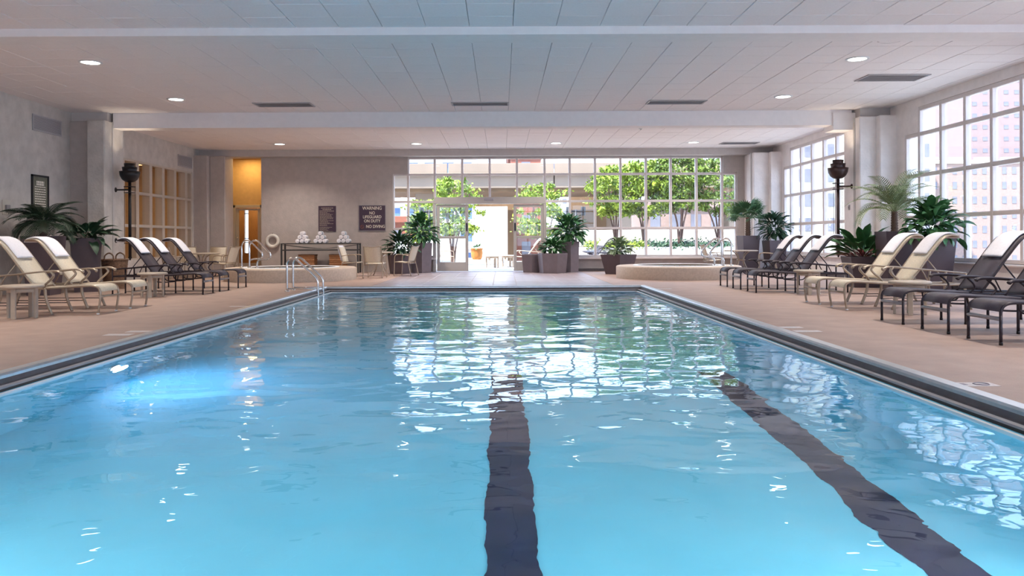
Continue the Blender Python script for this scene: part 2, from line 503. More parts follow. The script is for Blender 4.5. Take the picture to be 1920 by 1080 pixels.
vs = [(WX0 + .002 + (WX1 - WX0 - .004) * i / NXW, WY0 + .002 + (WY1 - WY0 - .004) * j / NYW, WZ) for j in range(NYW + 1) for i in range(NXW + 1)]
fs = [(j * (NXW + 1) + i, j * (NXW + 1) + i + 1, (j + 1) * (NXW + 1) + i + 1, (j + 1) * (NXW + 1) + i) for j in range(NYW) for i in range(NXW)]
wv.add(vs, fs, True)
wo = wv.build('pool_water', M['water'])
tag(wo, 'rippled clear blue water filling the swimming pool', 'water', kind='stuff')
for sx, wx in ((1, WX0), (-1, WX1)):
    for yy in ((2.6, 7.7) if sx > 0 else (2.6,)):
        pl = thing('pool_light', 'round underwater light set in the %s pool wall, %s' % ('west' if sx > 0 else 'east', 'near'), 'light', (wx, yy, -.55))
        mb = MB().lathe([(.02, 0), (.11, 0), (.13, .02), (.14, .03), (.14, 0)], 20)
        o = mb.build('trim_ring', M['chrome'], pl); o.rotation_euler = (0, sx * PI / 2, 0)
        o = MB().lathe([(.001, .012), (.06, .016), (.11, .004)], 20).build('lens', M['pool_lens'], pl); o.rotation_euler = (0, sx * PI / 2, 0)
        ld = bpy.data.lights.new('pool_lamp', 'AREA'); ld.shape = 'DISK'; ld.size = .3; ld.energy = POOL_LIGHT_W * (1.0 if yy < 5 else .55); ld.color = (0.80, 0.92, 1.0) if yy < 5 else (.42, .58, 1.0)
        lo = bpy.data.objects.new('pool_lamp', ld); COL.objects.link(lo)
        lo.location = (wx + sx * .06, yy, -.6)
        lo.rotation_euler = Vector((sx, 0, -.15)).to_track_quat('-Z', 'Y').to_euler()
        if sx < 0: pl['label'] = 'single round underwater light in the right pool wall'; continue
        w = {2.6: 'nearer the camera', 7.7: 'farther from the camera'}[yy]
        pl['label'] = 'round underwater light in the %s pool wall, %s' % ('left' if sx > 0 else 'right', w)

# ------------------------------------------------------------------ ceiling
cs = MB(); cs.box(XL - .3, XR + .3, YB - .2, YF + .3, ZC + .03, ZC + .35)
ceil = struct(cs.build('ceiling', M['joint']), 'grid ceiling of pale acoustic tiles')
TXS, TYS = 0.61, 0.585
tmesh = MB()
c = .006; a, b = TXS / 2 - .003, TYS / 2 - .003
tmesh.add([(-a, -b, .02), (a, -b, .02), (a, b, .02), (-a, b, .02), (-a, -b, c), (a, -b, c), (a, b, c), (-a, b, c), (-a + c, -b + c, 0), (a - c, -b + c, 0), (a - c, b - c, 0), (-a + c, b - c, 0)],
          [(0, 1, 2, 3), (0, 4, 5, 1), (1, 5, 6, 2), (2, 6, 7, 3), (3, 7, 4, 0), (4, 8, 9, 5), (5, 9, 10, 6), (6, 10, 11, 7), (7, 11, 8, 4), (11, 10, 9, 8)])
tme = tmesh.mesh('ceiling_tile', M['tile'])
F_ = 1493.0
cand = []; rest = []
ix = int((XR - .785) / TXS) + 1
for i in range(-19, ix):
    for j in range(-38, 26):
        cx = .785 + (i + .5) * TXS; cy = 12.44 + (j + .5) * TYS
        if cx - a < XL + .0 or cx + a > XR + .05 or cy > 26.4 or cy < YB: continue
        if cy > 0:
            px = 940 + F_ * cx / cy; py = 450 - F_ * 3.0 / cy
            vis = -20 < px < 1940 and -15 < py
        else: vis = False
        (cand if vis else rest).append((cy, cx))
cand.sort()
rest += cand[300:]; cand = cand[:300]
for cy, cx in cand:
    o = link('ceiling_tile', tme, ceil, (cx, cy, ZC + random.uniform(-.002, .003)))
    o.rotation_euler = (random.uniform(-.005, .005), random.uniform(-.005, .005), 0)
    if abs(cx + 3.19) < .32 and abs(cy - 12.74) < .32: o.location.z -= .012
rm = MB()
for cy, cx in rest:
    dz = random.uniform(-.002, .003); t1 = random.uniform(-.005, .005)
    rm.add([(x + cx, y + cy, z + ZC + dz + t1 * y) for x, y, z in tmesh.v], tmesh.f)
for x0, x1 in ((XL - .02, .785 - 17 * TXS - .004), (.785 + 13 * TXS + .004, XR + .02)):
    MB().box(x0, x1, YB, 26.3, ZC, ZC + .03).build('perimeter_panel', M['tile'], ceil)
ro = rm.build('ceiling_tile_field', M['tile'], ceil); ro['kind'] = 'stuff'

bmb = MB(); bmb.box(-9.06, 8.2, 18.6, 19.0, 3.70, ZC + .04)
struct(bmb.build('ceiling_beam', M['beam']), 'white drop beam across the ceiling between the columns')
bmb = MB(); bmb.box(XL, XR, 11.2, 11.68, 3.94, ZC + .04)
struct(bmb.build('ceiling_beam', M['beam']), 'shallow white beam across the ceiling near the top of the frame')
bmb = MB(); bmb.box(XL, XR, 3.4, 3.9, 3.94, ZC + .04)
struct(bmb.build('ceiling_beam', M['beam']), 'white beam across the ceiling above the camera')
bmb = MB(); bmb.box(XL, XR, 26.2, YF + .1, 3.83, ZC + .04)
struct(bmb.build('bulkhead', M['bulk']), 'grey bulkhead along the top of the far wall')

# ------------------------------------------------------------------ walls
# left wall: solid up to Y 20.3, glazed lounge window 21.0..25.65
LWY0, LWY1, LWZ0, LWZ1 = 20.15, 25.65, .56, 3.27
wm = MB()
wm.box(XL - .3, XL, YB - .2, LWY0, 0, ZC + .05)
wm.box(XL - .3, XL, LWY0, LWY1, 0, LWZ0)
wm.box(XL - .3, XL, LWY0, LWY1, LWZ1, ZC + .05)
wm.box(XL - .3, XL, LWY1, 28.4, 0, ZC + .05)
struct(wm.build('wall_left', M['wall_tex']), 'mottled plaster wall with an interior window')
# far wall
FW = YF
xs_w = [-3.61, -3.11, -2.22, -1.30, -0.38, 0.53, 1.457, 2.30, 3.147, 4.0, 4.85, 5.68, 6.54, 7.40, 7.87]
FT, F1, F2, F3, F4 = 3.80, 3.245, 2.34, 1.43, .50
wm = MB()
wm.box(-8.0, xs_w[0], FW - .15, FW + .15, 0, ZC + .05)
wm.box(xs_w[0], xs_w[1], FW - .15, FW + .15, F1 + .03, ZC + .05)
wm.box(xs_w[1], xs_w[-2], FW - .15, FW + .15, FT + .03, ZC + .05)
wm.box(xs_w[-2], xs_w[-1], FW - .15, FW + .15, F1 + .03, ZC + .05)
wm.box(xs_w[-1], XR + .3, FW - .15, FW + .15, 0, ZC + .05)
wm.box(xs_w[0], xs_w[2], FW - .12, FW + .15, 0, F4 - .03)
wm.box(xs_w[6], xs_w[-1], FW - .12, FW + .15, 0, F4 - .03)
struct(wm.build('wall_far', M['wall_tan']), 'plaster end wall around the stepped window and doorway')
wm = MB()
wm.box(-9.95, -8.0, 28.0, 28.3, 2.32, ZC + .05)
wm.box(-9.95, -9.43, 28.0, 28.3, 0, 2.32)
wm.box(-8.36, -7.85, 28.0, 28.3, 0, 2.32)
wm.box(-8.0, -7.85, 26.85, 28.0, 0, ZC + .05)
wm.box(-9.95, -7.85, 26.8, 28.3, 3.95, ZC + .05)
struct(wm.build('wall_alcove', M['amber_wall']), 'amber lit alcove around the wooden door')
ad = bpy.data.lights.new('alcove_lamp', 'AREA'); ad.shape = 'DISK'; ad.size = .25; ad.energy = 14; ad.color = (1.0, .66, .25)
ao = bpy.data.objects.new('alcove_lamp', ad); COL.objects.link(ao); ao.location = (-8.75, 27.4, 3.93)
al = thing('downlight', 'small warm downlight in the alcove above the wooden door', 'ceiling light', (-8.75, 27.4, 3.94))
MB().lathe([(.10, 0), (.13, -.006), (.15, 0), (.15, .02)], 20).build('trim_ring', M['rim'], al)
MB().lathe([(.001, 0), (.10, 0)], 20).build('lens', M['warm_lens'], al)

def pilaster(name, x0, x1, y0, y1, z1, m, label):
    mb = MB().cbox(x0, x1, y0, y1, 0, z1, .02)
    return struct(mb.build(name, m), label)
# mid columns
pilaster('pillar', -9.47, -9.06, 18.2, 19.12, 3.84, M['wall_tex'], 'textured pillar behind the left planters')
pilaster('pillar', -9.97, -9.46, 18.38, 19.1, 3.84, M['wall_tan'], 'plain pier beside the left textured pillar')
mb = MB(); mb.box(-9.97, -9.12, 18.45, 19.05, 3.84, ZC + .04); struct(mb.build('pillar_cap', M['bulk']), 'grey block above the left pillar')
mb = MB(); mb.box(-9.065, -9.045, 18.55, 18.62, 0, 3.84); struct(mb.build('trim_1', M['bulk']), 'vertical reveal strip on the left pillar')
pilaster('pillar', 8.2, 8.62, 18.2, 19.05, 3.84, M['wall'], 'textured pillar behind the right floor planters')
pilaster('pillar', 8.57, 8.97, 18.0, 19.0, 3.84, M['wall'], 'plain pier between the right pillar and window')
mb = MB(); mb.box(8.26, 8.97, 18.3, 18.95, 3.84, ZC + .04); struct(mb.build('pillar_cap', M['bulk']), 'grey block above the right pillar')
mb = MB(); mb.box(7.75, 8.3, 18.55, 19.1, 3.58, 3.98); struct(mb.build('pillar_bracket', M['beam']), 'beam end block against the right pillar')
mb = MB(); mb.box(8.185, 8.205, 18.42, 18.5, 0, 3.84); struct(mb.build('trim_2', M['bulk']), 'vertical reveal strip on the right pillar')
# far columns
pilaster('pillar', -9.97, -9.5, 25.75, 26.75, 3.83, M['wall_tan'], 'tan pier at the far end of the left wall')
pilaster('pillar', -9.5, -9.0, 25.95, 26.75, 3.83, M['wall_tan'], 'tan pillar beside the amber alcove')
pilaster('pillar', 8.12, 8.62, 25.6, 26.6, 3.83, M['wall'], 'pale pillar in the far right corner')
pilaster('pillar', 8.6, 8.97, 25.4, 26.6, 3.83, M['wall'], 'pale pier beside the far right window')
mb = MB(); mb.box(8.09, 8.13, 25.75, 25.85, 0, 3.83); struct(mb.build('trim_3', M['bulk']), 'dark joint on the far right pillar')

# ------------------------------------------------------------------ stepped window groups
def bar_x(name, par, x0, x1, z, w, y, d, m):
    return MB().cbox(x0, x1, y - d / 2, y + d / 2, z - w / 2, z + w / 2, .008).build(name, m, par)
def far_window():
    W = bpy.data.objects.new('window_1', None); COL.objects.link(W); struct(W, 'wide stepped window wall above the terrace')
    fm = M['frame_white']; y = FW; t = .075; d = .13
    for k, x in enumerate(xs_w):
        z0 = F4; z1 = FT
        if k in (0, len(xs_w) - 1): z1 = F1
        if 3 <= k <= 5: z0 = 2.48
        if k in (2, 6): z0 = 0.0
        MB().cbox(x - t / 2, x + t / 2, y - d / 2, y + d / 2, z0, z1, .008).build('mullion', fm, W)
    zs = [F4, F3, F2, F1, FT]
    for z in zs:
        x0, x1 = (xs_w[0], xs_w[-1]) if z < FT else (xs_w[1], xs_w[-2])
        segs = [(x0, x1)] if z > 2.4 else [(x0, xs_w[2]), (xs_w[6], x1)]
        for s0, s1 in segs: bar_x('transom', W, s0, s1, z, t, y, d - .01, fm)
    for k in range(len(xs_w) - 1):
        x0, x1 = xs_w[k] + .03, xs_w[k + 1] - .03
        for r in range(4):
            if r == 3 and k in (0, len(xs_w) - 2): continue
            z0, z1 = zs[r], zs[r + 1]
            if 2 <= k <= 5:
                if r < 2: continue
                if r == 2: z0 = 2.48
            MB().box(x0, x1, y - .006, y + .006, z0 + .03, z1 - .03).build('pane', M['glass'], W)
    for s0, s1 in ((xs_w[0], xs_w[2]), (xs_w[6], xs_w[-1])):
        MB().cbox(s0 - .02, s1 + .02, y - .26, y - .05, F4 - .10, F4 - .03, .01).build('window_sill', M['frame_white'], W)
    portal((2.1, FW + .25, 2.1), 11.4, 3.4, (0, -1, 0))
far_window()

def right_window(n, y1, label, name):
    W = bpy.data.objects.new(name, None); COL.objects.link(W); struct(W, label)
    ys = [y1, y1 - .57]
    for k in range(n): ys.append(ys[-1] - .84)
    ys.append(ys[-1] - .57)
    zs = [.62, 1.50, 2.40, 3.28, 3.82]
    t = .085; x = XR + .065; d = .11; fm = M['frame_white']
    for k, y in enumerate(ys):
        zt = zs[3] if k in (0, len(ys) - 1) else zs[4]
        MB().cbox(x - d / 2, x + d / 2, y - t / 2, y + t / 2, zs[0], zt, .01).build('mullion', fm, W)
    for i, z in enumerate(zs):
        a0, a1 = (ys[0], ys[-1]) if i < 4 else (ys[1], ys[-2])
        MB().cbox(x - d / 2 + .005, x + d / 2, a1 - t / 2, a0 + t / 2, z - t / 2, z + t / 2, .01).build('transom', fm, W)
    for k in range(len(ys) - 1):
        for r in range(4):
            if r == 3 and k in (0, len(ys) - 2): continue
            MB().box(x + .014, x + .026, ys[k + 1] + .04, ys[k] - .04, zs[r] + .04, zs[r + 1] - .04).build('pane', M['glass'], W)
    MB().cbox(XR - .10, XR + .06, ys[-1] - .05, ys[0] + .05, .535, .58, .01).build('window_sill', fm, W)
    portal((XR + .4, (ys[0] + ys[-1]) / 2, 2.2), ys[0] - ys[-1], 3.3, (-1, 0, 0))
    return ys, zs
groups = [(25.25, 5, 'window_2', 'bright stepped window in the far right bay'), (17.65, 5, 'window_3', 'bright stepped window behind the right loungers'),
          (10.4, 5, 'window_4', 'stepped window in the bay beside the camera'), (2.8, 5, 'window_5', 'stepped window in the bay behind the camera')]
wm = MB(); prev = YF + .3
for y1, n, nm, lb in groups:
    ys, zs = right_window(n, y1, lb, nm)
    wm.box(XR, XR + .3, ys[0], prev, 0, ZC + .05)
    wm.box(XR, XR + .3, ys[-1], ys[0], 0, .58)
    wm.box(XR, XR + .3, ys[-1], ys[0], 3.86, ZC + .05)
    wm.box(XR, XR + .3, ys[1], ys[0], 3.32, 3.86)
    wm.box(XR, XR + .3, ys[-1], ys[-2], 3.32, 3.86)
    prev = ys[-1]
wm.box(XR, XR + .3, YB - .2, prev, 0, ZC + .05)
struct(wm.build('wall_right', M['wall']), 'pale plaster wall between the tall windows')
for y0, y1 in ((19.1, 25.4), (11.7, 17.95)):
    struct(MB().cbox(XR - .03, XR + .01, y0, y1, 0, .11, .005).build('baseboard_right', M['gutter_dark']), 'dark base strip under the %s right window' % ('far' if y0 > 18 else 'near'))
struct(MB().cbox(xs_w[6] + .3, xs_w[-1], FW - .15, FW - .11, 0, .09, .005).build('baseboard_far', M['gutter_dark']), 'dark base strip under the far window')
wm = MB()
BX0, BX1, BZ0, BZ1 = -7.5, 7.3, .5, 3.82
wm.box(XL - .3, XR + .3, YB - .3, YB, 0, BZ0); wm.box(XL - .3, XR + .3, YB - .3, YB, BZ1, ZC + .05)
wm.box(XL - .3, BX0, YB - .3, YB, BZ0, BZ1); wm.box(BX1, XR + .3, YB - .3, YB, BZ0, BZ1)
struct(wm.build('wall_back', M['wall']), 'wall behind the camera around the added window')
WB = bpy.data.objects.new('window_added_back', None); COL.objects.link(WB); struct(WB, 'unseen window wall added behind the camera for daylight')  # glazing added out of view to light the hall from the camera side
nb = 17
for k in range(nb + 1):
    x = BX0 + (BX1 - BX0) * k / nb
    MB().box(x - .04, x + .04, YB - .2, YB - .07, BZ0, BZ1).build('mullion', M['frame_white'], WB)
for z in (BZ0 + .04, 1.43, 2.34, 3.25, BZ1 - .04):
    MB().box(BX0, BX1, YB - .2, YB - .08, z - .04, z + .04).build('transom', M['frame_white'], WB)
MB().box(BX0, BX1, YB - .14, YB - .13, BZ0, BZ1).build('pane', M['glass'], WB)
portal(((BX0 + BX1) / 2, YB - .35, 2.16), BX1 - BX0, BZ1 - BZ0, (0, 1, 0))

# ------------------------------------------------------------------ interior lounge window on the left
def lounge():
    W = bpy.data.objects.new('window_6', None); COL.objects.link(W); struct(W, 'tan framed interior window to the amber lounge')
    ys = [20.15, 21.0, 21.83, 22.66, 23.5, 24.35, 25.2, 25.62]
    zs = [.56, 1.48, 2.38, 3.25]
    x = XL - .12
    for k, y in enumerate(ys):
        t = .17 if 0 < k < 7 else .10
        MB().cbox(x - .11, x + .11, y - t / 2, y + t / 2, zs[0], zs[3], .008).build('mullion', M['frame_brown'], W)
    for z in zs:
        MB().cbox(x - .06, x + .115, ys[0], ys[-1], z - .04, z + .04, .008).build('transom', M['frame_brown'], W)
    for k in range(7):
        for r in range(3):
            MB().box(x - .05, x - .04, ys[k] + .05, ys[k + 1] - .05, zs[r] + .03, zs[r + 1] - .03).build('pane', M['glass'], W)
    mb = MB(); a, b2 = 17.5, 28.0
    mb.box(-15.2, -15.0, a, b2, 0, 3.6); mb.box(-15.2, XL - .3, a - .2, a, 0, 3.6); mb.box(-15.2, XL - .3, b2, b2 + .2, 0, 3.6)
    mb.box(-15.2, XL - .3, a, b2, 3.6, 3.8); mb.box(-15.2, XL - .25, a, b2, -.2, 0)
    struct(mb.build('wall_lounge', M['amber_wall']), 'amber walled room seen through the interior window')
    for k in range(3):
        o = MB().cbox(-15.0, -14.9, 18.5 + k * 3.6, 21.9 + k * 3.6, .0, 2.3, .01).build('wall_panel', M['gym_red'])
        tag(o, 'dark red wainscot panel in the amber lounge, %s from the camera' % ['first', 'second', 'third', 'fourth'][k], 'wall panel', 'red wainscot panels in the lounge')
    for k, y in enumerate((19.0, 22.3, 25.6)):
        o = thing('light_strip', 'warm linear light on the lounge ceiling, %s from the camera' % ['first', 'second', 'third'][k], 'light', (-12.6, y, 3.52), 0, 'linear lights in the lounge')
        MB().cbox(-1.6, 1.6, -.09, .09, 0, .08, .01).build('housing', M['bulk'], o)
        MB().box(-1.55, 1.55, -.06, .06, -.012, .0).build('lens', M['warm_lens'], o)
        ld = bpy.data.lights.new('lounge_lamp', 'AREA'); ld.shape = 'RECTANGLE'; ld.size = 3.0; ld.size_y = .12; ld.energy = 17; ld.color = (1.0, .62, .25)
        lo = bpy.data.objects.new('lounge_lamp', ld); COL.objects.link(lo); lo.location = (-12.6, y, 3.49)
lounge()

# ------------------------------------------------------------------ doors
def door_leaf(x0, x1, name, label, handle_x):
    D = bpy.data.objects.new(name, None); COL.objects.link(D); struct(D, label)
    y0, y1 = FW - .16, FW - .10; fm = M['frame_tan']; w = .10
    MB().cbox(x0, x0 + w, y0, y1, .02, 2.24, .006).build('stile', fm, D)
    MB().cbox(x1 - w, x1, y0, y1, .02, 2.24, .006).build('stile', fm, D)
    MB().cbox(x0 + w, x1 - w, y0, y1, 2.14, 2.24, .006).build('rail', fm, D)
    MB().cbox(x0 + w, x1 - w, y0, y1, 1.10, 1.19, .006).build('rail', fm, D)
    MB().cbox(x0 + w, x1 - w, y0, y1, .02, .32, .006).build('kick_panel', fm, D)
    MB().box(x0 + w, x1 - w, (y0 + y1) / 2 - .005, (y0 + y1) / 2 + .005, .32, 1.10).build('pane', M['glass'], D)
    MB().box(x0 + w, x1 - w, (y0 + y1) / 2 - .005, (y0 + y1) / 2 + .005, 1.19, 2.14).build('pane', M['glass'], D)
    MB().cbox(handle_x - .025, handle_x + .025, y0 - .03, y0, 1.35, 1.62, .006).build('handle', M['black'], D)
door_leaf(-2.15, -1.10, 'door_1', 'glazed sliding leaf standing open on the left of the doorway', -1.15)
door_leaf(.41, 1.42, 'door_2', 'glazed sliding leaf standing open on the right of the doorway', .46)
mb = MB().cbox(-2.24, 1.48, FW - .24, FW + .08, 2.26, 2.48, .012)
hd = struct(mb.build('door_header', M['frame_tan']), 'pale metal header box over the sliding doors')
MB().cbox(-.56, -.24, FW - .28, FW - .22, 2.36, 2.44, .01).build('sensor', M['vent'], hd)
for x in (-2.23, 1.455):
    MB().cbox(x - .05, x + .05, FW - .22, FW + .08, 0, 2.27, .01).build('jamb', M['frame_tan'], hd)
MB().cbox(-1.1, .41, FW - .2, FW + .15, 0, .02, .006).build('threshold', M['steel'], hd)
D = bpy.data.objects.new('door_3', None); COL.objects.link(D); struct(D, 'wooden framed glass door in the amber alcove')
MB().cbox(-9.43, -9.33, 27.93, 28.05, 0, 2.32, .008).build('door_frame', M['frame_tan'], D)
MB().cbox(-8.46, -8.36, 27.93, 28.05, 0, 2.32, .008).build('door_frame', M['frame_tan'], D)
MB().cbox(-9.43, -8.36, 27.93, 28.05, 2.22, 2.32, .008).build('door_frame', M['frame_tan'], D)
MB().cbox(-9.33, -9.22, 27.98, 28.03, 0.01, 2.2, .006).build('stile', M['frame_tan'], D)
MB().cbox(-8.56, -8.46, 27.98, 28.03, 0.01, 2.2, .006).build('stile', M['frame_tan'], D)
MB().cbox(-9.22, -8.56, 27.98, 28.03, 0.01, .28, .006).build('rail', M['frame_tan'], D)
MB().cbox(-9.22, -8.56, 27.98, 28.03, 2.13, 2.2, .006).build('rail', M['frame_tan'], D)
MB().box(-9.22, -8.56, 28.0, 28.01, .28, 2.13).build('pane', M['glass'], D)
MB().lathe([(.03, 0), (.03, .05), (.001, .06)], 12, (-9.27, 27.94)).build('door_knob', M['chrome'], D).location = (0, 0, 1.15)
# corridor behind the wooden door
mb = MB()
mb.box(-10.7, -9.81, 30.4, 30.55, 0, 2.9); mb.box(-9.66, -8.4, 30.4, 30.55, 0, 2.9); mb.box(-9.81, -9.66, 30.4, 30.55, 0, .6); mb.box(-9.81, -9.66, 30.4, 30.55, 2.25, 2.9)
mb.box(-10.8, -10.7, 28.45, 30.5, 0, 2.9); mb.box(-8.4, -8.3, 28.3, 30.5, 0, 2.9); mb.box(-10.8, -8.3, 28.3, 30.5, 2.9, 3.0); mb.box(-10.8, -8.3, 28.3, 30.5, -.2, 0)
mb.box(-10.8, -10.25, 28.4, 28.45, 0, 2.9)
struct(mb.build('wall_corridor', M['door_wood']), 'wood panelled passage behind the alcove door')
ld = bpy.data.lights.new('corridor_lamp', 'POINT'); ld.energy = 40; ld.color = (1.0, .7, .35); ld.shadow_soft_size = .15
lo = bpy.data.objects.new('corridor_lamp', ld); COL.objects.link(lo); lo.location = (-9.3, 29.2, 2.7)
W7 = bpy.data.objects.new('window_7', None); COL.objects.link(W7); struct(W7, 'narrow slit window at the end of the passage')
MB().box(-9.81, -9.66, 30.47, 30.48, .6, 2.25).build('pane', M['glass'], W7)
for z in (1.15, 1.0, 2.1): MB().box(-9.81, -9.66, 30.44, 30.5, z - .015, z + .015).build('glazing_bar', M['black'], W7)

# ------------------------------------------------------------------ ceiling lights, vents
def downlight(x, y, label, group='recessed ceiling downlights'):
    t = thing('downlight', label, 'ceiling light', (x, y, ZC - .004), 0, group)
    MB().lathe([(.145, .0), (.15, -.008), (.185, -.006), (.19, .006)], 24).build('trim_ring', M['rim'], t)
    MB().lathe([(.001, -.003), (.148, -.003)], 24).build('lens', M['lens'], t)
    ld = bpy.data.lights.new('downlight_lamp', 'AREA'); ld.shape = 'DISK'; ld.size = .28; ld.energy = DOWNLIGHT_W; ld.color = (1.0, .90, .80); ld.spread = math.radians(125)
    lo = bpy.data.objects.new('downlight_lamp', ld); COL.objects.link(lo); lo.location = (x, y, ZC - .02)
rows = {13.3: 'nearest', 16.8: 'second', 21.2: 'third', 24.65: 'farthest'}
for y, w in rows.items():
    downlight(-6.85, y, 'lit recessed downlight in the left ceiling row, %s of four' % w)
    downlight(5.96, y, 'lit recessed downlight in the right ceiling row, %s of four' % w)
for x, s in ((-2.62, 'left of the doorway'), (1.71, 'right of the doorway')):
    downlight(x, 21.3, 'lit downlight beyond the drop beam, %s, nearer of two' % s)
    downlight(x, 24.7, 'lit downlight close to the far wall, %s, farther of two' % s)
OW = ['first', 'second', 'third', 'fourth', 'fifth']
for i, y in enumerate((9.3, 5.8, 1.8, -1.7, -5.5)):
    downlight(-6.85, y, '%s lit downlight above the left deck on the camera side of the shallow beam' % OW[i])
    downlight(5.96, y, '%s lit downlight above the right deck on the camera side of the shallow beam' % OW[i])

def ceiling_vent(x, y, w, d, label):
    t = thing('ceiling_vent', label, 'vent', (x, y, ZC - .006), 0, 'long slotted ceiling vents')
    fr = MB(); e = .035
    fr.box(-w / 2, w / 2, -d / 2, -d / 2 + e, -.012, .004); fr.box(-w / 2, w / 2, d / 2 - e, d / 2, -.012, .004)
    fr.box(-w / 2, -w / 2 + e, -d / 2 + e, d / 2 - e, -.012, .004); fr.box(w / 2 - e, w / 2, -d / 2 + e, d / 2 - e, -.012, .004)
    fr.build('frame', M['vent'], t)
    MB().box(-w / 2 + e, w / 2 - e, -d / 2 + e, d / 2 - e, -.002, .004).build('backing', M['vent_dk'], t)
    sm = MB().add([(-w / 2 + e, -.02, -.010), (w / 2 - e, -.02, -.010), (w / 2 - e, .016, -.003), (-w / 2 + e, .016, -.003), (-w / 2 + e, -.02, -.006), (w / 2 - e, -.02, -.006), (w / 2 - e, .016, .001), (-w / 2 + e, .016, .001)],
                  [(3, 2, 1, 0), (4, 5, 6, 7), (0, 1, 5, 4), (1, 2, 6, 5), (2, 3, 7, 6), (3, 0, 4, 7)]).mesh('slat', M['vent'])
    n = int((d - 2 * e) / .065)
    for k in range(n): link('slat', sm, t, (0, -d / 2 + e + (k + .5) * (d - 2 * e) / n, 0))
ceiling_vent(-4.76, 17.5, 1.26, .5, 'slotted ceiling vent at the beam, leftmost of three in line')
ceiling_vent(-.45, 17.5, 1.26, .42, 'slotted ceiling vent at the beam, over the pool centre')
ceiling_vent(3.83, 17.4, 1.26, .46, 'slotted ceiling vent at the beam, rightmost of three in line')
ceiling_vent(7.3, 14.85, 1.15, .6, 'slotted ceiling vent next to the right windows')
ceiling_vent(7.45, 24.9, 1.15, .5, 'small dark ceiling vent near the far right pillar')
t = thing('ceiling_speaker', 'flat round white speaker grille in the ceiling near the top right', 'speaker', (5.91, 12.05, ZC - .004))
MB().lathe([(.15, -.012), (.17, -.012), (.19, 0), (.19, .01)], 24).build('rim', M['tile'], t)
MB().lathe([(.001, -.010), (.15, -.010)], 24).build('grille', M['beam'], t)
t = thing('smoke_detector', 'tiny white smoke detector between the far ceiling lights', 'detector', (3.75, 21.3, ZC - .004))
MB().lathe([(.001, -.05), (.05, -.045), (.07, -.02), (.07, .0)], 16).build('housing', M['rim'], t)
MB().lathe([(.02, -.06), (.025, -.045)], 12, cap0=True).build('sensor_cap', M['vent'], t)

def wall_vent(y0, y1, z0, z1, label):
    t = thing('wall_vent', label, 'vent', (XL + .004, (y0 + y1) / 2, (z0 + z1) / 2), 0, 'wall vents high on the left wall')
    w, h, e = y1 - y0, z1 - z0, .03
    fr = MB()
    fr.box(0, .02, -w / 2, w / 2, -h / 2, -h / 2 + e); fr.box(0, .02, -w / 2, w / 2, h / 2 - e, h / 2)
    fr.box(0, .02, -w / 2, -w / 2 + e, -h / 2 + e, h / 2 - e); fr.box(0, .02, w / 2 - e, w / 2, -h / 2 + e, h / 2 - e)
    fr.build('frame', M['vent'], t)
    MB().box(0, .004, -w / 2 + e, w / 2 - e, -h / 2 + e, h / 2 - e).build('backing', M['vent_dk'], t)
    n = int((h - 2 * e) / .028)
    sm = MB().box(.004, .016, -w / 2 + e, w / 2 - e, -.006, .006).mesh('slat', M['vent'])
    for k in range(n): link('slat', sm, t, (0, 0, -h / 2 + e + (k + .5) * (h - 2 * e) / n))
wall_vent(16.9, 18.0, 3.43, 3.78, 'grey slotted wall vent above the framed sign near the left pillar')
wall_vent(24.5, 25.6, 3.38, 3.74, 'grey slotted wall vent above the interior window')

# ------------------------------------------------------------------ loungers
def lgc(t):
    # the most recently built leg of a thing
    return [o for o in bpy.data.objects if o.parent is t and o.name.startswith('leg')][-1]

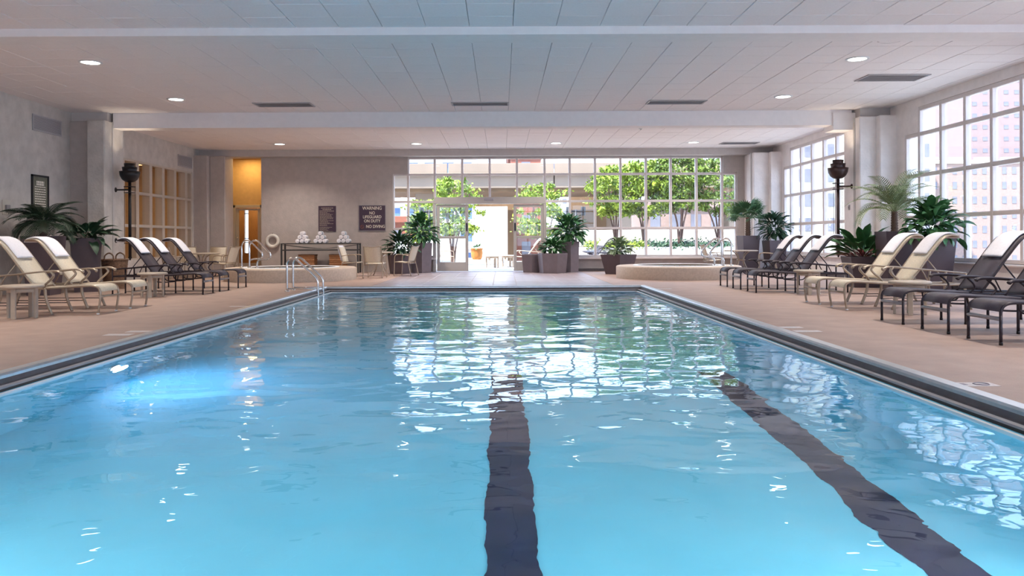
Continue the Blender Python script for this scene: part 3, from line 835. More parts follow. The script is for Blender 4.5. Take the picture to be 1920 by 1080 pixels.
def lounger(style, name, label):
    dark = style == 'dark'
    fm = M['dark_metal'] if dark else M['bronze']
    sl = M['dark_sling'] if dark else M['cream_sling']
    R = .0155 if dark else .017
    t = thing(name, label, 'sun lounger')
    hw = .27
    rail = smooth_path([(0, 0, .28), (.004, 0, .335), (.035, 0, .385), (.12, 0, .412), (.32, 0, .405), (.62, 0, .385), (.95, 0, .37), (1.35, 0, .365), (1.76, 0, .365)], 4)
    back = smooth_path([(.95, 0, .375), (1.10, 0, .575), (1.28, 0, .82), (1.41, 0, .985), (1.49, 0, 1.06), (1.58, 0, 1.092), (1.69, 0, 1.075)], 4)
    for s in (-1, 1):
        MB().tube([p + Vector((0, s * hw, 0)) for p in rail], R, 8).build('side_rail', fm, t)
        if dark:
            for lx, lh in ((0, .29), (.76, .38), (1.78, .50)):
                lg = MB().tube([(lx, s * hw, .004), (lx, s * hw, lh / 2), (lx, s * hw, lh)], R, 8).build('leg', fm, t)
                MB().lathe([(.001, 0), (R + .003, 0), (R + .003, .025), (R, .03)], 8, (lx, s * hw)).build('foot_cap', M['black'], lg)
            arm = smooth_path([(.64, s * (hw + .03), .555), (.70, s * (hw + .03), .578), (.95, s * (hw + .03), .572), (1.35, s * (hw + .02), .535), (1.79, s * hw, .50)], 5)
            n = len(arm)
            MB().tube(arm, .016, 8, sx=1.7, rads=[.021 - .008 * i / n for i in range(n)]).build('arm', fm, t)
            sup = smooth_path([(.80, s * hw, .38), (.86, s * (hw + .01), .44), (.84, s * (hw + .02), .50), (.76, s * (hw + .03), .57)], 5)
            MB().tube(sup, .013, 8).build('arm_support', fm, t)
            MB().tube(smooth_path([(.50, s * (hw - .03), .37), (.52, s * (hw - .03), .29), (.60, s * (hw - .03), .255), (.88, s * (hw - .03), .25), (.96, s * (hw - .03), .29), (.98, s * (hw - .03), .36)], 5), .011, 6).build('under_brace', fm, t)
        else:
            MB().tube(smooth_path([(.035, s * hw, 0), (.018, s * hw, .10), (.004, s * hw, .20), (0, s * hw, .29)], 4), R, 8).build('leg', fm, t)
            for lx in (.035,): MB().lathe([(.001, 0), (R + .005, 0), (R + .004, .014), (R, .018)], 8, (lx, s * hw)).build('foot_cap', M['rim'], lgc(t))
            MB().tube(smooth_path([(.70, s * hw, 0), (.75, s * hw, .12), (.79, s * hw, .25), (.80, s * hw, .385)], 4), R * 1.15, 8, sx=1.2).build('leg', fm, t)
            MB().tube(smooth_path([(1.86, s * hw, 0), (1.80, s * hw, .15), (1.77, s * hw, .30), (1.79, s * hw, .53)], 4), R * 1.15, 8).build('leg', fm, t)
            arm = smooth_path([(.55, s * (hw + .03), .60), (.62, s * (hw + .03), .628), (.74, s * (hw + .03), .628), (1.1, s * (hw + .02), .595), (1.5, s * (hw + .01), .56), (1.79, s * hw, .53)], 5)
            n = len(arm)
            a = MB().tube(arm, .014, 8, sx=1.4, rads=[.016 - .007 * i / n for i in range(n)])
            a.lathe([(.001, -.026), (.018, -.02), (.026, 0), (.018, .02), (.001, .026)], 10)
            bb = len(a.v) - 50
            for i in range(bb, len(a.v)): a.v[i] = (a.v[i][0] + .55, a.v[i][1] + s * (hw + .03), a.v[i][2] + .598)
            a.build('arm', fm, t)
            sup = smooth_path([(.82, s * hw, .385), (.78, s * (hw + .01), .44), (.70, s * (hw + .02), .51), (.66, s * (hw + .03), .57), (.70, s * (hw + .03), .625)], 5)
            MB().tube(sup, .017, 8, sx=1.3).build('arm_support', fm, t)
            MB().tube([(.76, s * hw, .13), (1.81, s * hw, .13)], .007, 6).build('stretcher', M['dark_metal'], t)
        MB().tube([p + Vector((0, s * (hw - .012), 0)) for p in back], R * .9, 8).build('back_frame', fm, t)
        MB().tube([(1.24, s * (hw - .05), .74), (1.42, s * (hw - .05), .52), (1.50, s * (hw - .05), .36)], .009, 6).build('back_strut', fm, t)
    MB().tube([(0, -hw, .255), (0, hw, .255)], .021 if dark else .014, 8).build('front_crossbar', M['gutter_mid'] if dark else fm, t)
    MB().tube([(1.76, -hw, .365), (1.76, hw, .365)], R, 8).build('rear_crossbar', fm, t)
    MB().tube([(1.69, -hw + .012, 1.075), (1.69, hw - .012, 1.075)], R * .9, 8).build('head_bar', fm, t)
    MB().tube([(1.50, -hw, .36), (1.50, hw, .36)], .010, 6).build('ratchet_bar', fm, t)
    MB().tube([(.95, -hw, .37), (.95, hw, .37)], .012, 6).build('hinge_bar', fm, t)
    seat = smooth_path([(.0, 0, .325), (.012, 0, .362), (.045, 0, .40), (.12, 0, .422), (.32, 0, .414), (.62, 0, .394), (.95, 0, .378)], 4)
    MB().sheet([(p.x, p.z) for p in seat], -hw + .015, hw - .015, .006).build('seat_sling', sl, t)
    MB().sheet([(p.x, p.z) for p in back[1:]], -hw + .03, hw - .03, .006, .006).build('back_sling', sl, t)
    tw_ = smooth_path([(1.262, 0, .80), (1.33, 0, .885), (1.41, 0, .985), (1.49, 0, 1.06), (1.58, 0, 1.092), (1.68, 0, 1.078), (1.72, 0, 1.03)], 4)
    return t, tw_
lounger_dark, tw_path = lounger('dark', 'sun_lounger', 'x')
lounger_cream, _ = lounger('cream', 'sun_lounger', 'x')
towel_me = MB().sheet([(p.x, p.z) for p in tw_path], -.20, .20, .030, .031, 6, True).mesh('towel', M['towel'])
first = {'dark': True, 'cream': True}
def place_lounger(style, x, y, rz, label, tlabel, group, towel=True, z=0.0, tgroup='white towels on the lounger backs'):
    src = lounger_dark if style == 'dark' else lounger_cream
    if first[style]: o = src; first[style] = False
    else: o = copy_tree(src)
    o.location = (x, y, z); o.rotation_euler = (0, 0, rz)
    tag(o, label, 'sun lounger', group)
    if towel:
        w = link('towel', towel_me, None, (x, y, z), rz)
        tag(w, tlabel, 'towel', tgroup)
ords3 = ['nearest', 'middle', 'farthest']
for i, y in enumerate((8.04, 8.95, 9.93)):
    place_lounger('dark', 4.87, y, 0, 'dark sling sun lounger in the near right row, %s the camera' % ['closest to', 'second from', 'third from'][i],
                  'white towel on the dark lounger %s the camera on the right' % ['closest to', 'second from', 'third from'][i], 'dark loungers near right')
for i, y in enumerate((11.95, 12.95)):
    place_lounger('cream', 5.03, y, 0, 'cream sling lounger on the right deck, %s the taupe table' % ['beside', 'one away from'][i],
                  'white towel on the right cream lounger %s the taupe table' % ['beside', 'one away from'][i], 'cream loungers right')
for i, y in enumerate((15.75, 16.75, 17.73)):
    place_lounger('dark', 4.95, y, 0, 'dark sling lounger in the far right trio, %s of three from the camera' % ['first', 'second', 'third'][i],
                  'white towel on the far right dark lounger, %s of three from the camera' % ['first', 'second', 'third'][i], 'dark loungers far right')
for i, y in enumerate((11.8, 12.8)):
    place_lounger('cream', -5.81, y, PI, 'cream sling lounger on the left deck, %s' % ['cut by the picture edge', 'in front of the palm planter'][i],
                  'white towel on the left cream lounger %s' % ['cut by the picture edge', 'in front of the palm planter'][i], 'cream loungers left')
for i, y in enumerate((15.95, 16.88, 18.05)):
    place_lounger('dark', -5.88, y, PI, 'dark sling lounger in the left trio, %s of three from the camera' % ['first', 'second', 'third'][i],
                  'white towel on the left dark lounger, %s of three from the camera' % ['first', 'second', 'third'][i], 'dark loungers left')

# ------------------------------------------------------------------ side tables
def side_table():
    t = thing('side_table', 'x', 'side table')
    MB().lathe([(.001, .462), (.25, .462), (.265, .455), (.27, .445), (.27, .425), (.255, .418), (.001, .418)], 32).build('table_top', M['taupe'], t)
    for k in range(4):
        a = PI / 4 + k * PI / 2
        o = MB().cbox(-.032, .032, -.018, .018, 0, .42, .005).build('leg', M['taupe'], t, (.19 * math.cos(a), .19 * math.sin(a), 0), a + PI / 2)
    MB().lathe([(.165, .36), (.185, .36), (.185, .42), (.165, .42)], 24).build('apron_ring', M['taupe'], t)
    return t
st = side_table()
spots = [(5.63, 10.98, 'round taupe side table between the cream and near dark loungers on the right'),
         (5.78, 15.0, 'round taupe side table beside the far right dark loungers'),
         (-6.62, 11.0, 'round taupe side table at the left picture edge by the cream lounger'),
         (-6.62, 15.1, 'round taupe side table in front of the left dark loungers')]
for i, (x, y, lb) in enumerate(spots):
    o = st if i == 0 else copy_tree(st)
    o.location = (x, y, 0); o.rotation_euler = (0, 0, .35 + .2 * i); tag(o, lb, 'side table', 'round taupe side tables')

# ------------------------------------------------------------------ dining chairs and tables
def dining_chair():
    t = thing('dining_chair', 'x', 'chair')
    fm = M['bronze']; hw = .27
    # faces +x ; back at -x
    for s in (-1, 1):
        MB().tube(smooth_path([(.25, s * hw, 0), (.24, s * hw, .2), (.235, s * hw, .42), (.22, s * hw, .58), (.14, s * hw, .635), (-.05, s * hw, .63), (-.22, s * hw, .60)], 4), .013, 8).build('arm', fm, t)
        MB().tube(smooth_path([(-.30, s * hw, 0), (-.24, s * hw, .25), (-.20, s * hw, .42)], 4), .013, 8).build('leg', fm, t)
        MB().tube(smooth_path([(.24, s * (hw - .02), .42), (0, s * (hw - .02), .40), (-.18, s * (hw - .02), .40), (-.235, s * (hw - .02), .60), (-.30, s * (hw - .02), .80), (-.34, s * (hw - .02), .90)], 4), .013, 8).build('side_frame', fm, t)
    MB().tube([(.24, -hw, .40), (.24, hw, .40)], .011, 6).build('crossbar', fm, t)
    MB().tube([(-.21, -hw, .37), (-.21, hw, .37)], .011, 6).build('crossbar', fm, t)
    MB().tube(smooth_path([(-.335, -hw + .02, .885), (-.35, 0, .865), (-.335, hw - .02, .885)], 4), .012, 6).build('top_bar', fm, t)
    st_ = smooth_path([(.25, 0, .40), (.23, 0, .425), (.1, 0, .405), (-.16, 0, .405)], 4)
    MB().sheet([(p.x, p.z) for p in st_], -hw + .03, hw - .03, .006).build('seat_sling', M['cream_sling'], t)
    bk = smooth_path([(-.185, 0, .43), (-.235, 0, .60), (-.30, 0, .80), (-.325, 0, .86)], 4)
    MB().sheet([(p.x, p.z) for p in bk], -hw + .03, hw - .03, .006).build('back_sling', M['cream_sling'], t)
    return t
def dining_table(r, label, loc):
    t = thing('dining_table', label, 'table', loc, .3, 'round patio dining tables')
    MB().lathe([(.001, .715), (r - .03, .715), (r, .705), (r, .685), (r - .03, .675), (.001, .68)], 36).build('table_top', M['taupe'], t)
    for k in range(4):
        a = k * PI / 2 + .4
        p = smooth_path([(.36, 0, 0), (.30, 0, .05), (.16, 0, .25), (.10, 0, .42), (.16, 0, .58), (.30, 0, .68)], 4)
        MB().tube([(q.x * math.cos(a), q.x * math.sin(a), q.z) for q in p], .015, 8).build('leg', M['bronze'], t)
    MB().lathe([(.11, .40), (.125, .40), (.125, .44), (.11, .44), (.11, .40)], 20).build('hub_ring', M['bronze'], t)
    return t
dining_table(.52, 'round table behind the left dark loungers', (-8.75, 23.2, 0))
dining_table(.42, 'round table beside the tall plants left of the doorway', (-3.64, 23.75, 0))
dining_table(.50, 'round pale table between the right spa and corner palm', (7.22, 24.0, 0))
ch = dining_chair()
chairs = [(-7.98, 23.0, PI * .93, 'cream sling chair at the left dining table, right side by the spa'),
          (-8.72, 24.25, -PI / 2, 'cream sling chair behind the left dining table, back to the pillar'),
          (-9.35, 24.0, -PI * .28, 'cream sling chair between the left table and the interior window'),
          (-9.15, 22.3, PI * .30, 'cream sling chair partly hidden behind the left dark loungers'),
          (-3.55, 22.4, PI * .47, 'cream sling chair with its back to the pool near the towel console'),
          (-4.42, 23.55, -.15, 'cream chair with a white towel over its back near the console'),
          (-3.1, 24.15, PI * .85, 'cream sling chair in front of the left doorway planters'),
          (7.85, 23.5, PI * .88, 'pale sling chair beside the dense corner plant on the right'),
          (6.45, 24.3, .0, 'pale sling chair behind the right spa handrails')]
chairs[6] = (-2.86, 23.75, PI * .90, chairs[6][3])
for i, (x, y, rz, lb) in enumerate(chairs):
    o = ch if i == 0 else copy_tree(ch)
    o.location = (x, y, 0); o.rotation_euler = (0, 0, rz); tag(o, lb, 'chair', 'cream sling dining chairs')
# white towel over one chair back
x, y, rz, _l = chairs[5]
tp = smooth_path([(-.205, 0, .50), (-.26, 0, .68), (-.325, 0, .88), (-.345, 0, .915), (-.37, 0, .90), (-.36, 0, .80), (-.31, 0, .62), (-.27, 0, .46)], 5)
o = MB().sheet([(p.x, p.z) for p in tp], -.235, .235, .016, .012, 4, True).build('towel', M['towel'], None, (x, y, 0), rz)
tag(o, 'white towel hung over the chair back beside the console table', 'towel')

# ------------------------------------------------------------------ spas
def spa(cx, cy, r, label, sgn):
    t = thing('hot_tub', label, 'hot tub', (cx, cy, 0), 0, 'raised round hot tubs')
    MB().lathe([(r, 0), (r, .30), (r - .02, .325), (r - .05, .335), (r - .50, .335), (r - .53, .32), (r - .53, .24)], 64).build('surround', M['spa'], t)
    MB().lathe([(r - .53, .30), (r - .54, -.2), (r - .9, -.4), (.001, -.4)], 48).build('shell', M['spa_in'], t)
    MB().lathe([(r - .56, .34), (r - .55, .352), (r - .47, .352), (r - .46, .336)], 64).build('rim_tile', M['rim'], t)
    MB().lathe([(.001, .27), (r - .531, .27)], 48).build('water', M['spa_water'], t)
    return t
spa(-5.70, 21.62, 1.74, 'raised round tan hot tub in front of the towel console', 1)
spa(4.84, 21.85, 1.68, 'raised round tan hot tub in front of the terrace window', -1)

def handrail(x, y, sgn, label):
    # post, over the top, sloping to the loop end, back and down to the rim
    t = thing('spa_handrail', label, 'handrail', (x, y, 0), 0, 'polished hot tub handrails')
    p = [(0, 0, .33), (0, 0, .75), (.0, 0, .92), (.05, 0, 1.03), (.14, 0, 1.065), (.24, 0, 1.03), (.50, 0, .78), (.55, 0, .70), (.54, 0, .62), (.46, 0, .575), (.34, 0, .57), (.24, 0, .54), (.20, 0, .46), (.20, 0, .33)]
    rl = MB().tube([(q.x * sgn, q.y, q.z) for q in smooth_path(p, 5)], .024, 10).build('rail', M['chrome'], t)
    for q in (0, .20):
        MB().lathe([(.024, .37), (.045, .365), (.05, .336), (.05, .33)], 14, (q * sgn, 0)).build('flange', M['chrome'], rl)
handrail(-6.98, 21.4, 1, 'curved steel handrail on the left hot tub, left of the pair')
handrail(-6.66, 21.05, 1, 'curved steel handrail on the left hot tub, right of the pair')
handrail(5.98, 21.6, -1, 'curved steel handrail on the right hot tub, nearer the window')
handrail(6.12, 21.2, -1, 'curved steel handrail on the right hot tub, nearer the loungers')

# pool ladder
t = thing('pool_ladder', 'polished steel ladder rails at the far left pool corner', 'ladder', (-4.45, 16.76, 0))
for s in (-.24, .24):
    p = [(0, s, 0), (0, s, .45), (.0, s, .58), (.05, s, .67), (.13, s, .69), (.22, s, .64), (.55, s, .33), (.62, s, .24), (.64, s, .12), (.645, s, -.3), (.645, s, -1.0)]
    rl = MB().tube(smooth_path(p, 5), .023, 10).build('rail', M['chrome'], t)
    MB().tube([(0, s, .06), (.64, s, .06)], .014, 8).build('brace', M['chrome'], t)
    MB().lathe([(.023, .03), (.045, .026), (.05, .0)], 14, (0, s)).build('flange', M['chrome'], rl)
for z in (-.32, -.6, -.88):
    MB().cbox(.60, .69, -.24, .24, z - .015, z + .015, .005).build('step', M['chrome'], t)

# ------------------------------------------------------------------ console table, towels, baskets, signs on the far wall
cx0, cx1, cy0, cy1 = -7.15, -4.62, 25.75, 26.25
t = thing('console_table', 'long dark metal console table against the far wall', 'table', ((cx0 + cx1) / 2, 26.0, 0))
L = (cx1 - cx0) / 2
MB().cbox(-L, L, -.25, .25, .94, .975, .006).build('table_top', M['console'], t)
for sx in (-1, 1):
    for sy in (-1, 1):
        MB().cbox(sx * (L - .03) - .025, sx * (L - .03) + .025, sy * .22 - .025, sy * .22 + .025, 0, .94, .004).build('leg', M['console'], t)
for sy in (-1, 1):
    MB().cbox(-L + .05, L - .05, sy * .22 - .015, sy * .22 + .015, .73, .77, .004).build('rail', M['console'], t)
    MB().tube(smooth_path([(-L + .05, sy * .22, .92), (0, sy * .22, .80), (L - .05, sy * .22, .92)], 8), .008, 6).build('curved_rod', M['console'], t)
roll = MB()
roll.lathe([(.001, -.17), (.03, -.168), (.031, -.16), (.034, -.168), (.06, -.168), (.069, -.155), (.071, 0), (.069, .155), (.06, .168), (.034, .168), (.031, .16), (.001, .17)], 16)
roll.v = [(x, z, y) for x, y, z in roll.v]
roll_me = roll.mesh('rolled_towel', M['towel'])
band = MB().lathe([(.0715, -.145), (.074, -.14), (.074, -.09), (.0715, -.085)], 16); band.v = [(x, z, y) for x, y, z in band.v]
band_me = band.mesh('band', M['towel_blue'])
pyr = [(-6.47, 'left'), (-5.88, 'middle'), (-5.13, 'right')]
rowsn = [('bottom', [-.145, 0, .145], 0), ('middle', [-.072, .072], .123), ('top', [0], .246)]
for px_, nm in pyr:
    for rn, xs, dz in rowsn:
        for k, dx in enumerate(xs):
            o = link('rolled_towel', roll_me, None, (px_ + dx, 25.98, .975 + .071 + dz))
            pos = {3: ['left', 'centre', 'right'], 2: ['left', 'right'], 1: ['single']}[len(xs)][k]
            tag(o, 'rolled white towel in the %s pyramid on the console, %s row, %s roll' % (nm, rn, pos), 'towel', 'rolled towels on the console table')
            if rn != 'bottom' and (k == len(xs) - 1) and nm != 'left': link('band', band_me, o)
for x, nm in ((-6.33, 'left'), (-5.33, 'right')):
    t = thing('storage_basket', 'woven orange brown box basket under the console, %s one' % nm, 'basket', (x, 26.05, 0), 0, 'box baskets under the console')
    b = MB()
    for k in range(9):
        z = k * .065; e = .006 if k % 2 else 0
        b.cbox(-.27 + e, .27 - e, -.22 + e, .22 - e, z + .002, z + .066, .02)
    b.build('body', M['wicker_box'], t)
    MB().cbox(-.28, .28, -.23, .23, .585, .61, .01).build('rim', M['wicker'], t)

t = thing('life_ring', 'white ring buoy hanging on the far wall beside the door', 'ring buoy', (-7.60, 26.46, 1.05))
rg_ = MB().torus(.185, .055, 36, 14).build('ring', M['ring'], t)
for k in range(4):
    a = PI / 4 + k * PI / 2
    o = MB().torus(.058, .012, 14, 6, 'Y').build('rope_band', M['rim'], rg_, (.185 * math.cos(a), 0, .185 * math.sin(a)))
    o.rotation_euler = (PI / 2, 0, 0); o.rotation_euler = Matrix.Rotation(-a, 3, 'Y').to_4x4().to_euler() if False else (PI / 2, -a + PI / 2, 0)
MB().tube([(0, .06, .26), (0, -.01, .26), (0, -.01, .22)], .008, 6).build('hook', M['black'], t)

SY = FW - .15
t = thing('warning_sign', 'plum warning sign reading no lifeguard on duty, no diving', 'sign', (-4.30, SY, 1.80))
MB().cbox(-.45, .45, -.025, 0, -.43, .43, .008).build('board', M['sign_plum'], t)
fr = MB()
fr.box(-.45, .45, -.031, -.024, -.43, -.415); fr.box(-.45, .45, -.031, -.024, .415, .43); fr.box(-.45, -.435, -.031, -.024, -.43, .43); fr.box(.435, .45, -.031, -.024, -.43, .43)
fr.build('border', M['gutter_mid'], t)
for s, z, sz, x in (('WARNING', .325, .155, 0), ('NO', .165, .14, 0), ('LIFEGUARD', .035, .14, 0), ('ON DUTY', -.10, .14, 0), ('NO DIVING', -.285, .14, .11)):
    text(s, sz, t, (x, -.028, z), (PI / 2, 0, 0), M['sign_text'], sx=.86)
o = MB().torus(.055, .007, 20, 6, 'Y').build('symbol', M['brick'], t, (-.335, -.03, -.29))
o = MB().box(-.05, .05, -.004, .004, -.006, .006).build('symbol_bar', M['brick'], t, (-.335, -.03, -.29)); o.rotation_euler = (0, .785, 0)
t = thing('rules_sign', 'tall dark plum rules sign above the middle towel pyramid', 'sign', (-5.80, SY, 1.78))
MB().cbox(-.29, .29, -.025, 0, -.43, .43, .006).build('board', M['sign_plum'], t)
ln = MB(); z = .36; rr = random.Random(3)
for k in range(22):
    w = rr.uniform(.12, .24) if k > 2 else (.20, .15, .25)[k]
    x0 = -.25 if k > 2 else -w
    h = .012 if k > 2 else .02
    ww = 2 * w
    x = x0
    while x < x0 + ww - .02:
        e = rr.uniform(.02, .07)
        ln.box(x, min(x + e, x0 + ww), -.029, -.024, z - h / 2, z + h / 2); x += e + .012
    z -= .034 if k not in (0, 1, 2, 16) else .05
ln.build('print_lines', M['taupe'], t)
t = thing('framed_sign', 'framed pool notice on the left wall above the dark palm', 'sign', (XL, 17.16, 2.04), 0)
MB().cbox(0, .02, -.28, .28, -.42, .42, .004).build('board', M['sign_grey'], t)
fr = MB()
for a0, a1, z0, z1 in ((-.31, .31, -.45, -.41), (-.31, .31, .41, .45), (-.31, -.27, -.45, .45), (.27, .31, -.45, .45)): fr.box(0, .035, a0, a1, z0, z1)
fr.build('frame', M['black'], t)
ln = MB()
for k in range(12):
    z = .30 - k * .052; w = .2 if k > 1 else .14
    h = .010 if k > 1 else .022
    y = -w
    while y < w:
        e = rr.uniform(.03, .08); ln.box(.02, .0225, y, min(y + e, w), z - h, z + h); y += e + .015
ln.build('print_lines', M['sign_text'], t)
t = thing('wall_plate', 'small beige telephone plate on the left wall beside the palm', 'wall plate', (XL, 16.0, 1.75))
MB().cbox(0, .015, -.13, .13, -.15, .15, .004).build('plate', M['plate'], t)
MB().cbox(.015, .06, -.06, .06, -.08, .05, .008).build('unit', M['vent_dk'], t)
t = thing('thermostat', 'tiny grey switch box on the right textured pillar', 'switch', (8.2, 18.75, 1.78))
MB().cbox(-.02, 0, -.04, .04, -.06, .06, .004).build('plate', M['vent'], t)
MB().cbox(-.03, -.02, -.015, .015, -.025, .025, .003).build('toggle', M['vent_dk'], t)

# ------------------------------------------------------------------ torchieres on the pillars
def torchiere(x, y, wallx, label, m):
    t = thing('wall_torchiere', label, 'lamp', (x, y, 0), 0, 'bowl torchieres bracketed to the pillars')
    MB().lathe([(.02, 2.44), (.10, 2.455), (.17, 2.51), (.215, 2.60), (.23, 2.70), (.222, 2.70), (.205, 2.61), (.16, 2.53), (.09, 2.48), (.001, 2.47)], 28).build('bowl', m, t)
    MB().lathe([(.15, 2.68), (.155, 2.71), (.17, 2.80), (.162, 2.80), (.148, 2.71), (.142, 2.68)], 28).build('tier', m, t)
    MB().lathe([(.11, 2.78), (.115, 2.80), (.125, 2.885), (.117, 2.885), (.108, 2.80), (.10, 2.78)], 28).build('tier', m, t)
    for k in range(3):
        a = k * 2 * PI / 3
        MB().tube([(.05 * math.cos(a), .05 * math.sin(a), 2.48), (.11 * math.cos(a), .11 * math.sin(a), 2.80)], .006, 6).build('tier_post', m, t)
    MB().tube([(0, 0, .68), (0, 0, 2.46)], .035, 12).build('pole', m, t)
    MB().lathe([(.001, .61), (.02, .62), (.02, .65), (.045, .66), (.04, .69)], 12).build('finial', m, t)
    s = 1 if wallx > x else -1
    for z in (2.27, 1.08):
        bk = MB().tube([(0, 0, z), (wallx - x, 0, z)], .018, 8).build('bracket', m, t)
        o = MB().lathe([(.001, .03), (.03, .028), (.055, .01), (.06, 0)], 16).build('wall_rose', m, bk, (wallx - x, 0, z)); o.rotation_euler = (0, -s * PI / 2, 0)
        for dz in (-.07, .07):
            MB().lathe([(.036, z + dz - .006), (.13, z + dz - .006), (.13, z + dz + .006), (.036, z + dz + .006)], 20).build('collar_disc', m, t)
    for k in range(4):
        a = k * PI / 2 + .6
        MB().tube([(.115 * math.cos(a), .115 * math.sin(a), 1.0), (.115 * math.cos(a), .115 * math.sin(a), 2.36)], .005, 6).build('guard_rod', m, t)
    ld = bpy.data.lights.new('torchiere_lamp', 'SPOT'); ld.energy = UPLIGHT_W * 4; ld.spot_size = 1.7; ld.spot_blend = .8; ld.color = (1.0, .86, .66); ld.shadow_soft_size = .06
    lo = bpy.data.objects.new('torchiere_lamp', ld); COL.objects.link(lo); lo.location = (x, y, 2.84); lo.rotation_euler = (PI, 0, 0)
torchiere(-8.73, 18.72, -9.06, 'black bowl torchiere bracketed to the left pillar', M['black'])
torchiere(7.88, 18.62, 8.2, 'dark bronze bowl torchiere bracketed to the right pillar', M['lamp_bronze'])

# ------------------------------------------------------------------ plants
def leaf_mesh(name, L, W, droop, m, petiole=0.35, n=7, fold=.25, elev=0.0):
    mb = MB(); x = z = 0.0; ang = elev; vs = []
    for i in range(n + 1):
        t = i / n
        if t < petiole: w = .035 * W + .0
        else:
            u = (t - petiole) / (1 - petiole)
            w = W * (math.sin(PI * min(1, u * .92 + .06)) ** .8)
        if i == n: w = .002
        vs += [(x, -w / 2, z + w * fold), (x, 0, z), (x, w / 2, z + w * fold)]
        x += math.cos(ang) * L / n; z += math.sin(ang) * L / n
        ang -= droop / n * (0.4 + 1.2 * t)
    fs = []
    for i in range(n):
        a = i * 3
        fs += [(a, a + 3, a + 4, a + 1), (a + 1, a + 4, a + 5, a + 2)]
    mb.add(vs, fs, True)
    return mb.mesh(name, m)

def leafy(parent, z, n, L, W, droop, m, rng, spread=(-.1, 1.3), petiole=.35, nm='leaf', var=.3, pos_r=.08):
    ms = [leaf_mesh(nm, L, W, droop * k, m, petiole) for k in (.7, 1.0, 1.35)]
    for i in range(n):
        o = link(nm, ms[i % 3], parent)
        az = i * 2.399963 + rng.uniform(-.3, .3)
        el = spread[0] + (spread[1] - spread[0]) * ((i + .5) / n) ** .8 + rng.uniform(-.12, .12)
        o.rotation_euler = (rng.uniform(-.35, .35), -el, az)
        s = 1 + rng.uniform(-var, var * .6); o.scale = (s, s, s)
        rr = rng.uniform(0, pos_r); o.location = (rr * math.cos(az), rr * math.sin(az), z + rng.uniform(-.03, .03))

def frond_mesh(name, L, droop, m, ll=.28, npair=22, elev=.0, lw=.027, ang0=.9):
    mb = MB(); x = z = 0; ang = elev; N = npair; pts = []
    for i in range(N + 1):
        pts.append((x, 0, z, ang)); x += math.cos(ang) * L / N; z += math.sin(ang) * L / N; ang -= droop / N * (.5 + i / N)
    mb.tube([p[:3] for p in pts], .008, 5, rads=[.010 - .008 * i / N for i in range(N + 1)])
    for i in range(4, N + 1):
        t = i / N; l = ll * math.sin(PI * (.12 + .80 * t)) ** .7
        px_, _, pz, a = pts[i]
        for s in (-1, 1):
            d = Vector((math.cos(a) * ang0 * .8, s * .75, math.sin(a) * .6 + .10 - .15 * t)).normalized()
            b = Vector((px_, 0, pz)); e = b + d * l; e.z -= l * .25; mdl = b + d * l * .55
            sd = Vector((math.cos(a), 0, math.sin(a))) * lw
            mb.add([b - sd * .4, b + sd * .4, mdl + sd * .5, mdl - sd * .5, e], [(0, 1, 2, 3), (3, 2, 4)], False)
    return mb.mesh(name, m)

def fan_mesh(name, m, stem=.38, R=.42, nseg=18):
    mb = MB()
    mb.tube(smooth_path([(0, 0, 0), (stem * .5, 0, .03), (stem, 0, 0)], 4), .007, 5)
    for k in range(nseg):
        a = -1.9 + 3.8 * k / (nseg - 1)
        d = Vector((math.cos(a), math.sin(a), .12 * math.cos(a * 2)))
        p = Vector((-d.y, d.x, 0)) * .024
        b = Vector((stem, 0, 0)); mid = b + d * R * .55; e = b + d * R * (1 - .1 * abs(a)); e.z -= .09
        mb.add([b, mid - p, e, mid + p], [(0, 1, 2, 3)], False)
    return mb.mesh(name, m)

def planter(name, label, loc, w_top, w_bot, h, sides, m, rz=0.0, plab=None):
    t = thing(name, label, 'potted plant', loc, rz)
    k = 1 / math.cos(PI / sides)
    rot = PI / sides
    pot = MB().lathe([(w_bot / 2 * k, 0), (w_top / 2 * k, h - .01), (w_top / 2 * k - .006, h), (w_top / 2 * k - .05, h), (w_top / 2 * k - .06, h - .08)], sides, smooth=False, rot=rot, cap0=True).build('planter_pot', m, t)
    MB().lathe([(.001, h - .05), (w_top / 2 * k - .055, h - .055)], sides, smooth=False, rot=rot).build('soil', M['soil'], pot)
    return t

def trunk(parent, z0, z1, r0, r1, m, lean=(0, 0)):
    mb = MB(); n = 9; pts = []; rads = []
    for i in range(n * 2 + 1):
        t_ = i / (n * 2)
        pts.append((lean[0] * t_, lean[1] * t_, z0 + (z1 - z0) * t_)); rads.append((r0 + (r1 - r0) * t_) * (1.12 if i % 2 else .92))
    mb.tube(pts, r0, 10, rads=rads)
    mb.build('trunk', m, parent)

def date_palm(parent, z, n, L, droop, m, rng, ll, spread):
    ms = [frond_mesh('frond', L * k, droop * d, m, ll) for k, d in ((1.0, 1.0), (.9, 1.25), (1.08, .8))]
    for i in range(n):
        o = link('frond', ms[i % 3], parent, (0, 0, z))
        az = i * 2.399963 + rng.uniform(-.2, .2)
        el = spread[0] + (spread[1] - spread[0]) * (i + .5) / n + rng.uniform(-.1, .1)
        o.rotation_euler = (rng.uniform(-.15, .15), -el, az)

